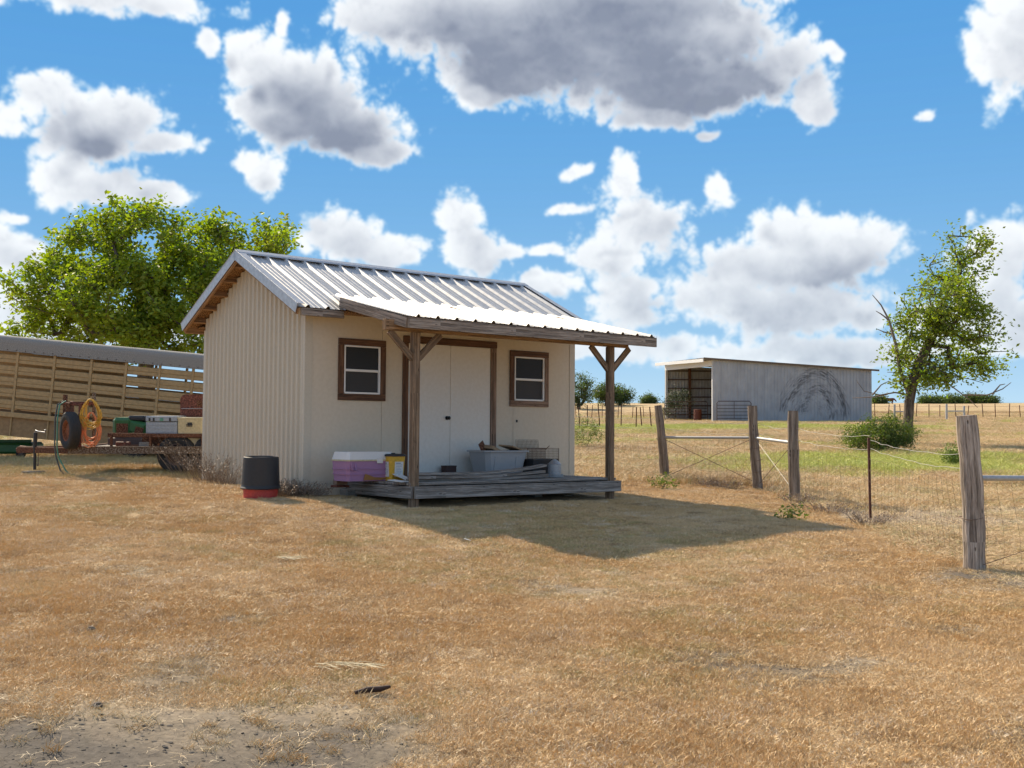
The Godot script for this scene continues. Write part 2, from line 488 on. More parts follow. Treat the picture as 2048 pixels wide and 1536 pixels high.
func make_sky():
	for b in 72: cloud_bins.append([])
	var list = [[1150, 80, 330, 140, 1.0], [1390, 170, 240, 75, 1.0], [900, 30, 190, 75, 0.75], [1010, 140, 120, 65, 0.8], [1440, 70, 120, 70, 0.35], [1640, 200, 42, 58, 0.1], [1300, 232, 110, 36, 0.35], [730, 30, 95, 55, 0.25], [1590, 120, 70, 40, 0.3], [1250, 10, 300, 80, 1.0], [960, 180, 60, 30, 0.2],
		[520, 120, 85, 60, 0.1], [600, 190, 130, 95, 0.55], [690, 260, 120, 65, 0.7], [560, 240, 90, 60, 0.6], [540, 350, 38, 55, 0.1], [490, 325, 32, 20, 0.0], [770, 310, 55, 30, 0.2], [405, 95, 26, 30, 0.0],
		[90, 185, 60, 48, 0.2], [170, 265, 110, 62, 0.6], [255, 240, 90, 55, 0.3], [340, 295, 62, 24, 0.1], [130, 360, 55, 60, 0.1], [200, 375, 110, 50, 0.1], [300, 395, 75, 32, 0.1], [10, 240, 30, 34, 0.0], [10, 500, 45, 55, 0.2], [60, 520, 60, 40, 0.1],
		[220, -5, 190, 38, 0.2], [2015, 80, 62, 140, 0.1], [1960, 130, 26, 50, 0.0],
		[690, 480, 85, 58, 0.3], [920, 450, 55, 72, 0.15], [955, 510, 75, 55, 0.2], [1032, 505, 34, 18, 0.0], [1110, 505, 38, 18, 0.0], [1095, 575, 75, 32, 0.1], [780, 500, 60, 40, 0.1],
		[1238, 365, 45, 58, 0.05], [1290, 450, 100, 72, 0.25], [1215, 520, 75, 55, 0.15], [1250, 610, 80, 70, 0.2], [1570, 460, 85, 60, 0.15], [1500, 530, 130, 55, 0.4], [1640, 530, 150, 55, 0.5], [1700, 490, 110, 55, 0.15], [1440, 590, 110, 62, 0.3], [1600, 620, 180, 60, 0.3], [1440, 380, 28, 34, 0.0], [1140, 340, 32, 20, 0.0], [1150, 420, 40, 16, 0.0],
		[2010, 500, 72, 80, 0.15], [1975, 600, 65, 80, 0.25], [2030, 660, 70, 60, 0.2], [1880, 640, 90, 40, 0.2], [1200, 690, 220, 34, 0.15], [1650, 705, 330, 36, 0.2], [300, 660, 300, 40, 0.2], [60, 610, 120, 50, 0.2],
		[1845, 225, 20, 13, 0.0], [1680, 105, 24, 11, 0.0], [560, 45, 20, 26, 0.0], [30, 430, 28, 14, 0.0], [1420, 270, 26, 10, 0.0]]
	for c in list:
		var d = ray(c[0], c[1]).normalized()
		add_cloud(rad_to_deg(atan2(d.x, -d.z)), rad_to_deg(asin(d.y)), c[2] / 39.3, c[3] / 39.3, c[4])
	var r = RandomNumberGenerator.new()
	r.seed = 77
	for k in 330:
		var el = 2.0 + 70.0 * pow(r.randf(), 1.6)
		var az = r.randf_range(-180, 180)
		if absf(az) < 31.0 and el < 27.0: continue
		var sz = lerpf(1.4, 4.5, r.randf() * r.randf()) * (0.7 + el / 25.0)
		var gg = r.randf_range(0.0, 0.7) * clampf(sz / 5.0, 0.2, 1.0)
		for q in r.randi_range(1, 3): add_cloud(az + r.randf_range(-1, 1) * sz, el + r.randf_range(-0.3, 0.3) * sz, sz * r.randf_range(0.8, 1.6), sz * r.randf_range(0.4, 0.8), gg)
	# column 0 of the picture looks along -z; the part the camera looks at is computed finer
	var low = sky_part(512, 128, -180.0, 360.0, 90.0, 90.0)
	low.resize(4096, 1024, Image.INTERPOLATE_CUBIC)
	var whole = Image.create(4096, 2048, false, Image.FORMAT_RGB8)
	whole.fill(Color(0.55, 0.60, 0.62))
	whole.blit_rect(low, Rect2i(2048, 0, 2048, 1024), Vector2i(0, 0))
	whole.blit_rect(low, Rect2i(0, 0, 2048, 1024), Vector2i(2048, 0))
	var n = 320
	var rows = 262
	var fine = sky_part(2 * n, rows, -n / 4096.0 * 360.0, 2 * n / 4096.0 * 360.0, rows / 2048.0 * 180.0, rows / 2048.0 * 180.0)
	whole.blit_rect(fine, Rect2i(n, 0, n, rows), Vector2i(0, 1024 - rows))
	whole.blit_rect(fine, Rect2i(0, 0, n, rows), Vector2i(4096 - n, 1024 - rows))
	low = whole
	var pm = PanoramaSkyMaterial.new()
	pm.panorama = tex(low)
	pm.filter = true
	return pm

# ---------------------------------------------------------------- scene
func _ready():
	rng.seed = 20
	noise_a.seed = 4; noise_a.frequency = 0.35; noise_a.fractal_octaves = 5
	noise_b.seed = 9; noise_b.frequency = 0.5; noise_b.fractal_octaves = 4
	noise_d.seed = 15; noise_d.frequency = 1.0; noise_d.fractal_type = FastNoiseLite.FRACTAL_NONE
	noise_c.seed = 2; noise_c.frequency = 0.3; noise_c.fractal_octaves = 3
	var cam = Camera3D.new()
	cam.name = "camera"
	add_child(cam)
	cam.position = EYE
	cam.rotation.x = atan((HORIZON - 768.0) / FPX)
	cam.fov = rad_to_deg(2.0 * atan(768.0 / FPX))
	cam.near = 0.1
	cam.far = 6000.0
	cam.current = true
	var env = Environment.new()
	env.background_mode = Environment.BG_SKY
	env.sky = Sky.new()
	env.sky.sky_material = make_sky()
	env.background_energy_multiplier = 1.0
	env.tonemap_mode = Environment.TONE_MAPPER_LINEAR
	env.tonemap_exposure = 1.68
	env.sdfgi_enabled = true
	env.ssao_enabled = true
	env.ssil_enabled = true
	var we = WorldEnvironment.new()
	we.name = "environment"
	we.environment = env
	add_child(we)
	var sun = DirectionalLight3D.new()
	sun.name = "sun"
	add_child(sun)
	var az = deg_to_rad(-38.3)
	var el = deg_to_rad(36.5)
	sun.look_at_from_position(Vector3(sin(az) * cos(el), sin(el), -cos(az) * cos(el)) * 50.0, Vector3.ZERO)
	sun.light_energy = 1.6
	sun.light_color = Color(1.0, 0.93, 0.82)
	sun.light_angular_distance = 0.5
	sun.shadow_enabled = true

	shed_xf = Transform3D(RX(-0.0276) * RZ(-0.0068) * RY(0.6866), Vector3(-2.811, 0.1009, -15.2536))
	make_materials()
	print("materials ", Time.get_ticks_msec())
	make_ground()
	make_shed()
	make_barn()
	make_stock_trailer()
	make_utility_trailer()
	make_fences()
	print("built ", Time.get_ticks_msec())
	make_trees()
	print("trees ", Time.get_ticks_msec())
	make_porch_things()
	make_yard_things()
	make_grass()
	print("grass ", Time.get_ticks_msec())

# ---------------------------------------------------------------- ground
func bare(x, z):
	# bare soil in the yard, 0 to 1
	var q = noise_a.get_noise_2d(x * 1.6 + 5.0, z * 1.6) * 0.8 + noise_c.get_noise_2d(x * 1.1, z * 1.1 + 40.0) * 0.6
	# small worn spots in the open yard nearer than the shed; two larger ones at the corner and by the gate post
	var b = smoothstep(0.28, 0.55, q) * 0.55 * (1.0 if z > -10.0 else 0.0)
	var s = Vector2(x + 1.7, (z + 5.1) * 1.3).length()
	b = maxf(b, smoothstep(1.5, 0.5, s + q * 1.4))
	s = Vector2(x - 5.3, (z + 10.4)).length()
	b = maxf(b, smoothstep(1.5, 0.7, s + q * 0.8))
	return clampf(b, 0.0, 1.0)

func in_field(x, z):
	# beyond the wire fence
	if z > -5.0: return 1.0 if x > 4.9 else 0.0
	var f = smoothstep(4.45, 4.75, x)
	if -z > 19.6: f = maxf(f, smoothstep(0.4, 1.0, (-z - 19.6)) * smoothstep(-1.0, 0.0, x + 3.0 + (-z - 19.6) * 0.3))
	if -z > 34.0: f = 1.0
	return f

func green_at(x, z):
	var g = smoothstep(0.12, 0.45, noise_c.get_noise_2d(x * 0.35 + 9.0, z * 0.35)) * 0.28
	# the green swaths beside the tree and before the barn
	var p = Vector2(x - 9.5, (z + 27.5) * 1.1)
	g = maxf(g, smoothstep(6.0, 2.0, p.length() + 2.0 * noise_a.get_noise_2d(x, z)))
	p = Vector2((x - 8.0) * 0.22, (z + 62.0) * 0.5)
	g = maxf(g, smoothstep(4.2, 2.0, p.length() + noise_a.get_noise_2d(x * 0.6, z * 0.6)))
	return clampf(g, 0, 1)

func make_ground():
	var mb = MB.new()
	var radii = [0.0]
	var r = 1.2
	while r < 4000.0:
		radii.append(r)
		r *= 1.022 if r < 30.0 else (1.05 if r < 200 else 1.25)
	var angs = []
	var a = -PI
	while a < PI - 0.004:
		angs.append(a)
		a += 0.0075 if absf(a) < 0.55 else 0.12
	var na = angs.size()
	for j in radii.size():
		for k in na:
			var x = sin(angs[k]) * radii[j]
			var z = -cos(angs[k]) * radii[j]
			mb.v.append(Vector3(x, ground_y(x, z), z))
			mb.t.append(Vector2(x, z))
			var f = in_field(x, z)
			var b = bare(x, z)
			var w = noise_a.get_noise_2d(x * 0.9, z * 0.9)
			var yard = Color(0.60, 0.42, 0.22).lerp(Color(0.15, 0.13, 0.11), pow(b, 0.5))
			yard = yard.lerp(Color(0.74, 0.60, 0.42), clampf(w * 0.9, 0, 0.6))
			var fld = Color(0.66, 0.48, 0.27).lerp(Color(0.84, 0.64, 0.36), clampf(0.5 + w, 0, 1))
			fld = fld.lerp(Color(0.52, 0.54, 0.19), green_at(x, z) * 0.6 * smoothstep(15.0, 22.0, -z))
			var near_dirt = smoothstep(0.05, 0.35, noise_c.get_noise_2d(x * 0.9 + 80, z * 0.9)) * smoothstep(24.0, 15.0, -z)
			fld = fld.lerp(Color(0.36, 0.31, 0.26), near_dirt * 0.7)
			mb.c.append(yard.lerp(fld, f))
	for j in radii.size() - 1:
		for k in na:
			var k2 = (k + 1) % na
			var p = j * na + k; var q = j * na + k2
			var s = (j + 1) * na + k2; var t = (j + 1) * na + k
			if j > 0: mb.i.append_array(PackedInt32Array([p, s, q]))
			mb.i.append_array(PackedInt32Array([p, t, s]))
	mb.n.resize(mb.v.size())
	for k in mb.v.size():
		var p = mb.v[k]
		var e = maxf(0.05, absf(p.z) * 0.01)
		mb.n[k] = Vector3(ground_y(p.x - e, p.z) - ground_y(p.x + e, p.z), 2 * e, ground_y(p.x, p.z - e) - ground_y(p.x, p.z + e)).normalized()
	var o = put(mb, "ground", M.ground, self)
	o.set_meta("kind", "structure")
	o.set_meta("label", "dry tan yard and pasture ground with bare grey soil patches")

# ---------------------------------------------------------------- shed
const SL = 4.92
const SD = 3.23
const PEAK = 3.40
const PITCH = 0.497
const RO = 0.287
func roof_y(z): return PEAK - PITCH * absf(z + SD / 2)

func ribbed(width, pitch, rib_h, base_w, top_w, minor = 0):
	var p = []
	var n = int(round(width / pitch))
	for k in n:
		var c = pitch * (k + 0.5)
		if p.is_empty(): p.append(Vector2(0, 0))
		p.append(Vector2(c - base_w / 2, 0))
		p.append(Vector2(c - top_w / 2, rib_h))
		p.append(Vector2(c + top_w / 2, rib_h))
		p.append(Vector2(c + base_w / 2, 0))
		for m in minor:
			var cm = c + base_w / 2 + (pitch - base_w) * (m + 1.0) / (minor + 1.0)
			if cm + 0.02 < width:
				p.append(Vector2(cm - 0.016, 0)); p.append(Vector2(cm - 0.008, 0.005)); p.append(Vector2(cm + 0.008, 0.005)); p.append(Vector2(cm + 0.016, 0))
	p.append(Vector2(width, 0))
	return p

func board(p, q, w, d, called, m, parent, up = Vector3.UP, ch = 0.004):
	var mb = MB.new()
	mb.off = Vector2(rng.randf() * 3, rng.randf() * 3)
	mb.bar(p, q, w, d, up, ch)
	return put(mb, called, m, parent)

func make_shed():
	shed = thing("storage_shed", "cream storage shed with ribbed metal gable wall, galvanized roof and timber porch", "shed")
	shed.transform = shed_xf
	var s = shed
	# front: four sheets of siding, each with a shadow gap, cut round the door and windows
	var holes = {"w1": Rect2(0.56, 1.27, 0.645, 0.73), "w2": Rect2(3.635, 1.25, 0.665, 0.74)}
	var y0 = -0.30
	var y1 = 2.44
	var cuts = [[0.05, 1.217], [1.223, 1.66], [3.19, 3.657], [3.663, 4.87]]
	for k in cuts.size():
		var mb = MB.new()
		var a = cuts[k][0]; var b = cuts[k][1]
		var h = holes.w1 if k == 0 else (holes.w2 if k == 3 else null)
		var th = 0.016
		if h == null:
			mb.box(X(Vector3((a + b) / 2, (y0 + y1) / 2, -th / 2)), Vector3(b - a, y1 - y0, th), 0.002)
		else:
			var hx0 = h.position.x; var hx1 = h.end.x; var hy0 = h.position.y; var hy1 = h.end.y
			for rr in [[a, hx0, y0, y1], [hx1, b, y0, y1], [hx0, hx1, y0, hy0], [hx0, hx1, hy1, y1]]:
				if rr[1] - rr[0] > 0.003: mb.box(X(Vector3((rr[0] + rr[1]) / 2, (rr[2] + rr[3]) / 2, -th / 2)), Vector3(rr[1] - rr[0], rr[3] - rr[2], th), 0.0005)
		put(mb, "siding_panel", M.siding, s)
	var over = MB.new()
	over.box(X(Vector3(2.425, 2.29, -0.008)), Vector3(1.525, 0.29, 0.016), 0.001)
	put(over, "siding_panel", M.siding, s)
	# dark lining behind, so that the inside of the shed is closed
	var lin = MB.new()
	lin.box(X(Vector3(SL / 2, 1.05, -SD + 0.05)), Vector3(SL - 0.1, 2.7, 0.02))
	put(lin, "rear_wall", M.siding, s)
	var rw = MB.new()
	rw.box(X(Vector3(SL - 0.02, 1.05, -SD / 2)), Vector3(0.03, 2.7, SD - 0.1))
	put(rw, "side_wall", M.siding, s)
	var fl = MB.new()
	fl.box(X(Vector3(SL / 2, 0.02, -SD / 2)), Vector3(SL - 0.12, 0.04, SD - 0.12))
	put(fl, "shed_floor", M.lumber, s)
	# gable wall of ribbed steel
	var pw = 0.81
	var screws = MB.new()
	for k in 4:
		var w = pw if k < 3 else SD - 3 * pw
		var prof = ribbed(w, 0.135, 0.030, 0.062, 0.030)
		var hi = []
		var lo = []
		for p in prof:
			hi.append(roof_y(-(k * pw + p.x)) - 0.10)
			lo.append(-0.34)
		var mb = MB.new()
		# profile s runs along -z, height outward along -x, drawn out along y
		var xf = Transform3D(Basis(Vector3(0, 0, -1), Vector3(-1, 0, 0), Vector3(0, 1, 0)), Vector3(-0.001 - k * 0.0006, 0, -k * pw))
		mb.sheet(prof, lo, hi, xf)
		put(mb, "wall_panel", M.wall_metal, s)
	for row in [0.02, 0.72, 1.38, 1.72, 2.12]:
		for k in 24:
			var z = -0.066 - k * 0.135
			if row + 0.2 < roof_y(z) - 0.1: screws.box(X(Vector3(-0.003, row, z - 0.055)), Vector3(0.008, 0.011, 0.011), 0.001)
	var sc = put(screws, "wall_screws", M.galv, s)
	sc.set_meta("kind", "stuff")
	# right gable and rear as plain ribbed steel
	var back = MB.new()
	back.sheet(ribbed(SL, 0.135, 0.02, 0.058, 0.03), -0.34, 2.42, Transform3D(Basis(Vector3(1, 0, 0), Vector3(0, 0, -1), Vector3(0, 1, 0)), Vector3(0, 0, -SD)))
	put(back, "wall_panel", M.wall_metal, s)
	var rg = ribbed(SD, 0.135, 0.02, 0.058, 0.03)
	var rhi = []
	for p in rg: rhi.append(roof_y(-p.x) - 0.10)
	var rmb = MB.new()
	rmb.sheet(rg, -0.34, rhi, Transform3D(Basis(Vector3(0, 0, -1), Vector3(1, 0, 0), Vector3(0, 1, 0)), Vector3(SL, 0, 0)))
	put(rmb, "wall_panel", M.wall_metal, s)
	# corner trims
	for c in [[0.0, 1], [SL, -1]]:
		var mb = MB.new()
		mb.box(X(Vector3(c[0] + c[1] * 0.034, 1.04, 0.005)), Vector3(0.116, 2.76, 0.006), 0.001)
		mb.box(X(Vector3(c[0] - c[1] * 0.024, 1.04, -0.022)), Vector3(0.005, 2.76, 0.055), 0.001)
		put(mb, "corner_trim", M.wall_metal, s)
	var ct = MB.new()
	ct.box(X(Vector3(-0.026, 1.0, -SD + 0.02)), Vector3(0.006, 2.7, 0.07), 0.001)
	put(ct, "corner_trim", M.wall_metal, s)
	# roof: boards under, ribbed panels over
	var slope = sqrt(1 + PITCH * PITCH)
	var half = (SD / 2 + RO)
	for side in [1, -1]:
		var d = Vector3(0, -PITCH, side).normalized()
		var nrm = Vector3(0, 1, side * PITCH).normalized()
		var top = Vector3(0, PEAK, -SD / 2)
		var mid = top + d * half * slope / 2 - nrm * 0.052
		var ob = MB.new()
		ob.box(Transform3D(Basis(Vector3(1, 0, 0), nrm, Vector3(1, 0, 0).cross(nrm)), mid + Vector3(SL / 2, 0, 0)), Vector3(SL + 2 * RO - 0.04, 0.014, half * slope - 0.03), 0.001)
		put(ob, "roof_board", M.osb, s)
		var tot = SL + 2 * RO
		for k in 6:
			var prof = ribbed(tot / 6, tot / 18, 0.034, 0.075, 0.026, 2)
			var mb = MB.new()
			var bx = Basis(Vector3(1, 0, 0), nrm, d)
			mb.sheet(prof, 0.0, half * slope, Transform3D(bx, top + Vector3(-RO + k * tot / 6, 0, 0) - nrm * (0.035 - 0.0007 * (k % 2))))
			put(mb, "roof_panel", M.roof_metal, s)
		var rs = MB.new()
		for k in 18:
			for q in 5:
				var cx = -RO + (k + 0.5) * tot / 18 + 0.06
				rs.box(Transform3D(Basis(Vector3(1, 0, 0), nrm, d), top + Vector3(cx, 0, 0) + d * (0.12 + q * 0.46) - nrm * 0.033), Vector3(0.014, 0.010, 0.014), 0.002)
		put(rs, "roof_screws", M.steel_dark, s).set_meta("kind", "stuff")
		# rake trims, fascia and the lookout blocks of the gable overhang
		for e in [[-RO, -1], [SL + RO, 1]]:
			var p = top + Vector3(e[0] + e[1] * 0.012, 0.004, 0)
			var q = p + d * (half * slope)
			var rk = MB.new()
			rk.bar(p - nrm * 0.062, q - nrm * 0.062, 0.135, 0.006, nrm, 0.001)
			rk.bar(p + nrm * 0.006 - Vector3(e[1] * 0.05, 0, 0), q + nrm * 0.006 - Vector3(e[1] * 0.05, 0, 0), 0.006, 0.115, nrm, 0.001)
			put(rk, "rake_trim", M.flashing, s)
			board(top + Vector3(e[0] - e[1] * 0.022, 0, 0) - nrm * 0.105 + d * 0.02, top + Vector3(e[0] - e[1] * 0.022, 0, 0) - nrm * 0.105 + d * (half * slope - 0.01), 0.09, 0.038, "barge_board", M.lumber, s, nrm)
			for b in 5:
				var c = top + d * (0.22 + b * 0.40) - nrm * 0.105
				var xo = e[0] - e[1] * 0.045
				board(c + Vector3(xo, 0, 0), c + Vector3(xo - e[1] * 0.235, 0, 0), 0.088, 0.038, "lookout_block", M.lumber, s, nrm)
		var ez = -SD / 2 + side * (half - 0.02)
		board(Vector3(-RO + 0.05, roof_y(ez) - 0.105, ez), Vector3(0.42 if side == 1 else SL + RO - 0.05, roof_y(ez) - 0.105, ez), 0.10, 0.038, "fascia_board", M.fascia if side == 1 else M.lumber, s)
		# soffit frieze between wall and fascia
		var fz = MB.new()
		fz.box(X(Vector3(SL / 2, 2.40, -SD / 2 + side * (SD / 2 + 0.13))), Vector3(SL + 0.1, 0.02, 0.25), 0.001)
		put(fz, "soffit", M.osb, s)
	var rc = MB.new()
	var k1 = -RO - 0.01
	var k2 = SL + RO + 0.01
	for side in [1, -1]:
		var d = Vector3(0, -PITCH, side).normalized()
		var nrm = Vector3(0, 1, side * PITCH).normalized()
		var t0 = Vector3(0, PEAK + 0.022, -SD / 2)
		var pts = [t0, t0 + d * 0.11, t0 + d * 0.135 - nrm * 0.018]
		for j in 2:
			rc.quad(Vector3(k1, 0, 0) + pts[j], Vector3(k1, 0, 0) + pts[j + 1], Vector3(k2, 0, 0) + pts[j + 1], Vector3(k2, 0, 0) + pts[j]) if side == 1 else rc.quad(Vector3(k2, 0, 0) + pts[j], Vector3(k2, 0, 0) + pts[j + 1], Vector3(k1, 0, 0) + pts[j + 1], Vector3(k1, 0, 0) + pts[j])
	put(rc, "ridge_cap", M.flashing, s)
	# windows
	var wi = 0
	for w in [[0.495, 1.272, 1.203, 2.066], [3.566, 4.366, 1.180, 2.056]]:
		var node = Node3D.new()
		node.name = "window"
		s.add_child(node, true)
		var x0 = w[0]; var x1 = w[1]; var b0 = w[2]; var b1 = w[3]
		var fm = [M.trim, M.trim] if wi == 0 else [M.trim_old, M.trim]
		board(Vector3(x0, b1 - 0.045, 0.014), Vector3(x1, b1 - 0.045, 0.014), 0.09, 0.024, "frame_board", fm[1], node)
		board(Vector3(x0, b0 + 0.045, 0.014), Vector3(x1, b0 + 0.045, 0.014), 0.09, 0.024, "frame_board", fm[0], node)
		board(Vector3(x0 + 0.045, b0 + 0.092, 0.015), Vector3(x0 + 0.045, b1 - 0.092, 0.015), 0.024, 0.09, "frame_board", fm[1], node, Vector3.BACK)
		board(Vector3(x1 - 0.045, b0 + 0.092, 0.015), Vector3(x1 - 0.045, b1 - 0.092, 0.015), 0.024, 0.09, "frame_board", fm[0], node, Vector3.BACK)
		var sa = MB.new()
		var i0 = x0 + 0.092; var i1 = x1 - 0.092; var j0 = b0 + 0.092; var j1 = b1 - 0.092
		var jm = (j0 + j1) / 2 - 0.01
		for r in [[i0, i1, j0, j0 + 0.026], [i0, i1, j1 - 0.022, j1], [i0, i0 + 0.024, j0, j1], [i1 - 0.024, i1, j0, j1]]:
			sa.box(X(Vector3((r[0] + r[1]) / 2, (r[2] + r[3]) / 2, 0.004)), Vector3(r[1] - r[0], r[3] - r[2], 0.034), 0.002)
		sa.box(X(Vector3((i0 + i1) / 2, jm, 0.000)), Vector3(i1 - i0 - 0.05, 0.034, 0.030), 0.003)
		put(sa, "sash", M.sash, node)
		for r in [[jm + 0.017, j1 - 0.022, 0.004], [j0 + 0.026, jm - 0.017, -0.004]]:
			var pn = MB.new()
			pn.box(X(Vector3((i0 + i1) / 2, (r[0] + r[1]) / 2, r[2] - 0.006)), Vector3(i1 - i0 - 0.05, r[1] - r[0], 0.004), 0.0005)
			put(pn, "pane", M.pane if r[2] > 0 else M.screen, node)
		wi += 1
	# doors and their trim
	var dl = [[1.672, 2.423, 0], [2.429, 3.180, 1]]
	for d in dl:
		var leaf = MB.new()
		leaf.box(X(Vector3((d[0] + d[1]) / 2, 1.10, -0.006)), Vector3(d[1] - d[0], 1.925, 0.03), 0.003)
		var lf = put(leaf, "door", M.door, s)
		if d[2] == 0:
			var kb = MB.new()
			kb.lathe([Vector2(0.030, 0), Vector2(0.030, 0.008), Vector2(0.012, 0.012), Vector2(0.012, 0.035), Vector2(0.024, 0.045), Vector2(0.028, 0.06), Vector2(0.02, 0.072), Vector2(0.0, 0.075)], 14, X(Vector3(2.364, 0.98, 0.009), RX(PI / 2)))
			put(kb, "door_knob", M.knob, lf)
	board(Vector3(1.575, 2.115, 0.016), Vector3(3.30, 2.115, 0.016), 0.10, 0.03, "door_header", M.trim, s)
	board(Vector3(1.615, 0.115, 0.013), Vector3(1.615, 2.062, 0.013), 0.024, 0.095, "door_jamb", M.trim, s, Vector3.BACK)
	board(Vector3(3.243, 0.115, 0.013), Vector3(3.243, 2.062, 0.013), 0.024, 0.105, "door_jamb", M.trim_old, s, Vector3.BACK)
	# porch
	var w = 1.56
	var dt = 0.109
	for k in 11:
		var z = 0.085 + k * 0.142
		var b = board(Vector3(0.66 + rng.randf() * 0.01, dt - 0.018 + rng.randf_range(-0.003, 0.003), z), Vector3(4.37 + rng.randf_range(-0.02, 0.02), dt - 0.018 + rng.randf_range(-0.003, 0.003), z), 0.034, 0.134, "deck_board", M.deck, s)
	board(Vector3(0.68, -0.012, w + 0.085), Vector3(4.37, -0.012, w + 0.085), 0.155, 0.04, "rim_board", M.deck, s)
	board(Vector3(0.655, -0.012, 0.02), Vector3(0.655, -0.012, w + 0.062), 0.155, 0.04, "rim_board", M.deck, s)
	board(Vector3(4.352, -0.012, 0.02), Vector3(4.352, -0.012, w + 0.062), 0.155, 0.04, "rim_board", M.deck, s)
	for z in [0.3, 0.75, 1.2]: board(Vector3(0.70, -0.02, z), Vector3(4.32, -0.02, z), 0.13, 0.04, "joist", M.deck, s)
	for p in [[0.72, 0.0], [4.23, 0.0]]:
		board(Vector3(p[0], -0.42, w), Vector3(p[0], 2.055, w), 0.102, 0.102, "porch_post", M.post, s, Vector3.BACK, 0.008)
		for sg in [-1, 1]:
			board(Vector3(p[0] + sg * 0.040, 1.71, w + 0.0), Vector3(p[0] + sg * 0.40, 2.052, w + 0.0), 0.088, 0.04, "knee_brace", M.post, s)
	board(Vector3(0.24, 2.127, w), Vector3(4.58, 2.127, w), 0.14, 0.085, "porch_beam", M.beam, s)
	for q in [[0.62, 0.12, 0.17], [4.25, 0.12, 0.17], [2.4, 0.10, 0.15], [3.4, 0.8, 0.15]]:
		var pr = MB.new()
		pr.box(X(Vector3(q[0] - 0.03, -0.19, q[1] + 0.05)), Vector3(q[2], 0.34, 0.2), 0.012)
		put(pr, "pier_block", M.concrete, s)
	# porch roof: ribbed sheets running down from the main roof
	var px0 = 0.36
	var px1 = 4.88
	var zb = -0.07
	var zf = 1.93
	var yb = roof_y(zb) + 0.032
	var yf = 2.215
	var pd = Vector3(0, yf - yb, zf - zb)
	var pl = pd.length()
	pd = pd / pl
	var pn = Vector3(1, 0, 0).cross(pd) * -1.0
	for k in 5:
		var cw = (px1 - px0) / 5
		var mb = MB.new()
		mb.sheet(ribbed(cw, cw / 3, 0.030, 0.07, 0.026, 2), 0.0, pl, Transform3D(Basis(Vector3(1, 0, 0), pn, pd), Vector3(px0 + k * cw, yb, zb) + pn * (0.0008 * (k % 2))))
		put(mb, "porch_roof_panel", M.porch_metal, s)
	var under = MB.new()
	under.box(Transform3D(Basis(Vector3(1, 0, 0), pn, Vector3(1, 0, 0).cross(pn)), Vector3((px0 + px1) / 2, (yb + yf) / 2, (zb + zf) / 2) + pd * 0.12 - pn * 0.014), Vector3(px1 - px0 - 0.06, 0.014, pl - 0.34), 0.001)
	put(under, "porch_sheathing", M.osb, s)
	board(Vector3(px0 + 0.02, yf - 0.078, zf - 0.03), Vector3(px1 - 0.02, yf - 0.078, zf - 0.03), 0.14, 0.038, "porch_fascia", M.fascia, s)
	for x in [px0 + 0.02, px1 - 0.02]:
		board(Vector3(x, yb - 0.085, zb + 0.10) + pd * 0.22, Vector3(x, yf - 0.078, zf - 0.052), 0.135, 0.038, "porch_rake_board", M.fascia, s)
	for k in 6:
		var x = lerpf(px0 + 0.5, px1 - 0.5, k / 5.0)
		board(Vector3(x, yb - 0.07, zb + 0.2) + pd * 0.05, Vector3(x, yf - 0.082, zf - 0.052), 0.088, 0.038, "porch_rafter", M.beam, s)
	var wb = MB.new()
	wb.box(X(Vector3(3.72, 0.95, 0.006)), Vector3(0.03, 0.04, 0.012), 0.004)
	put(wb, "hole_plug", M.black, s)

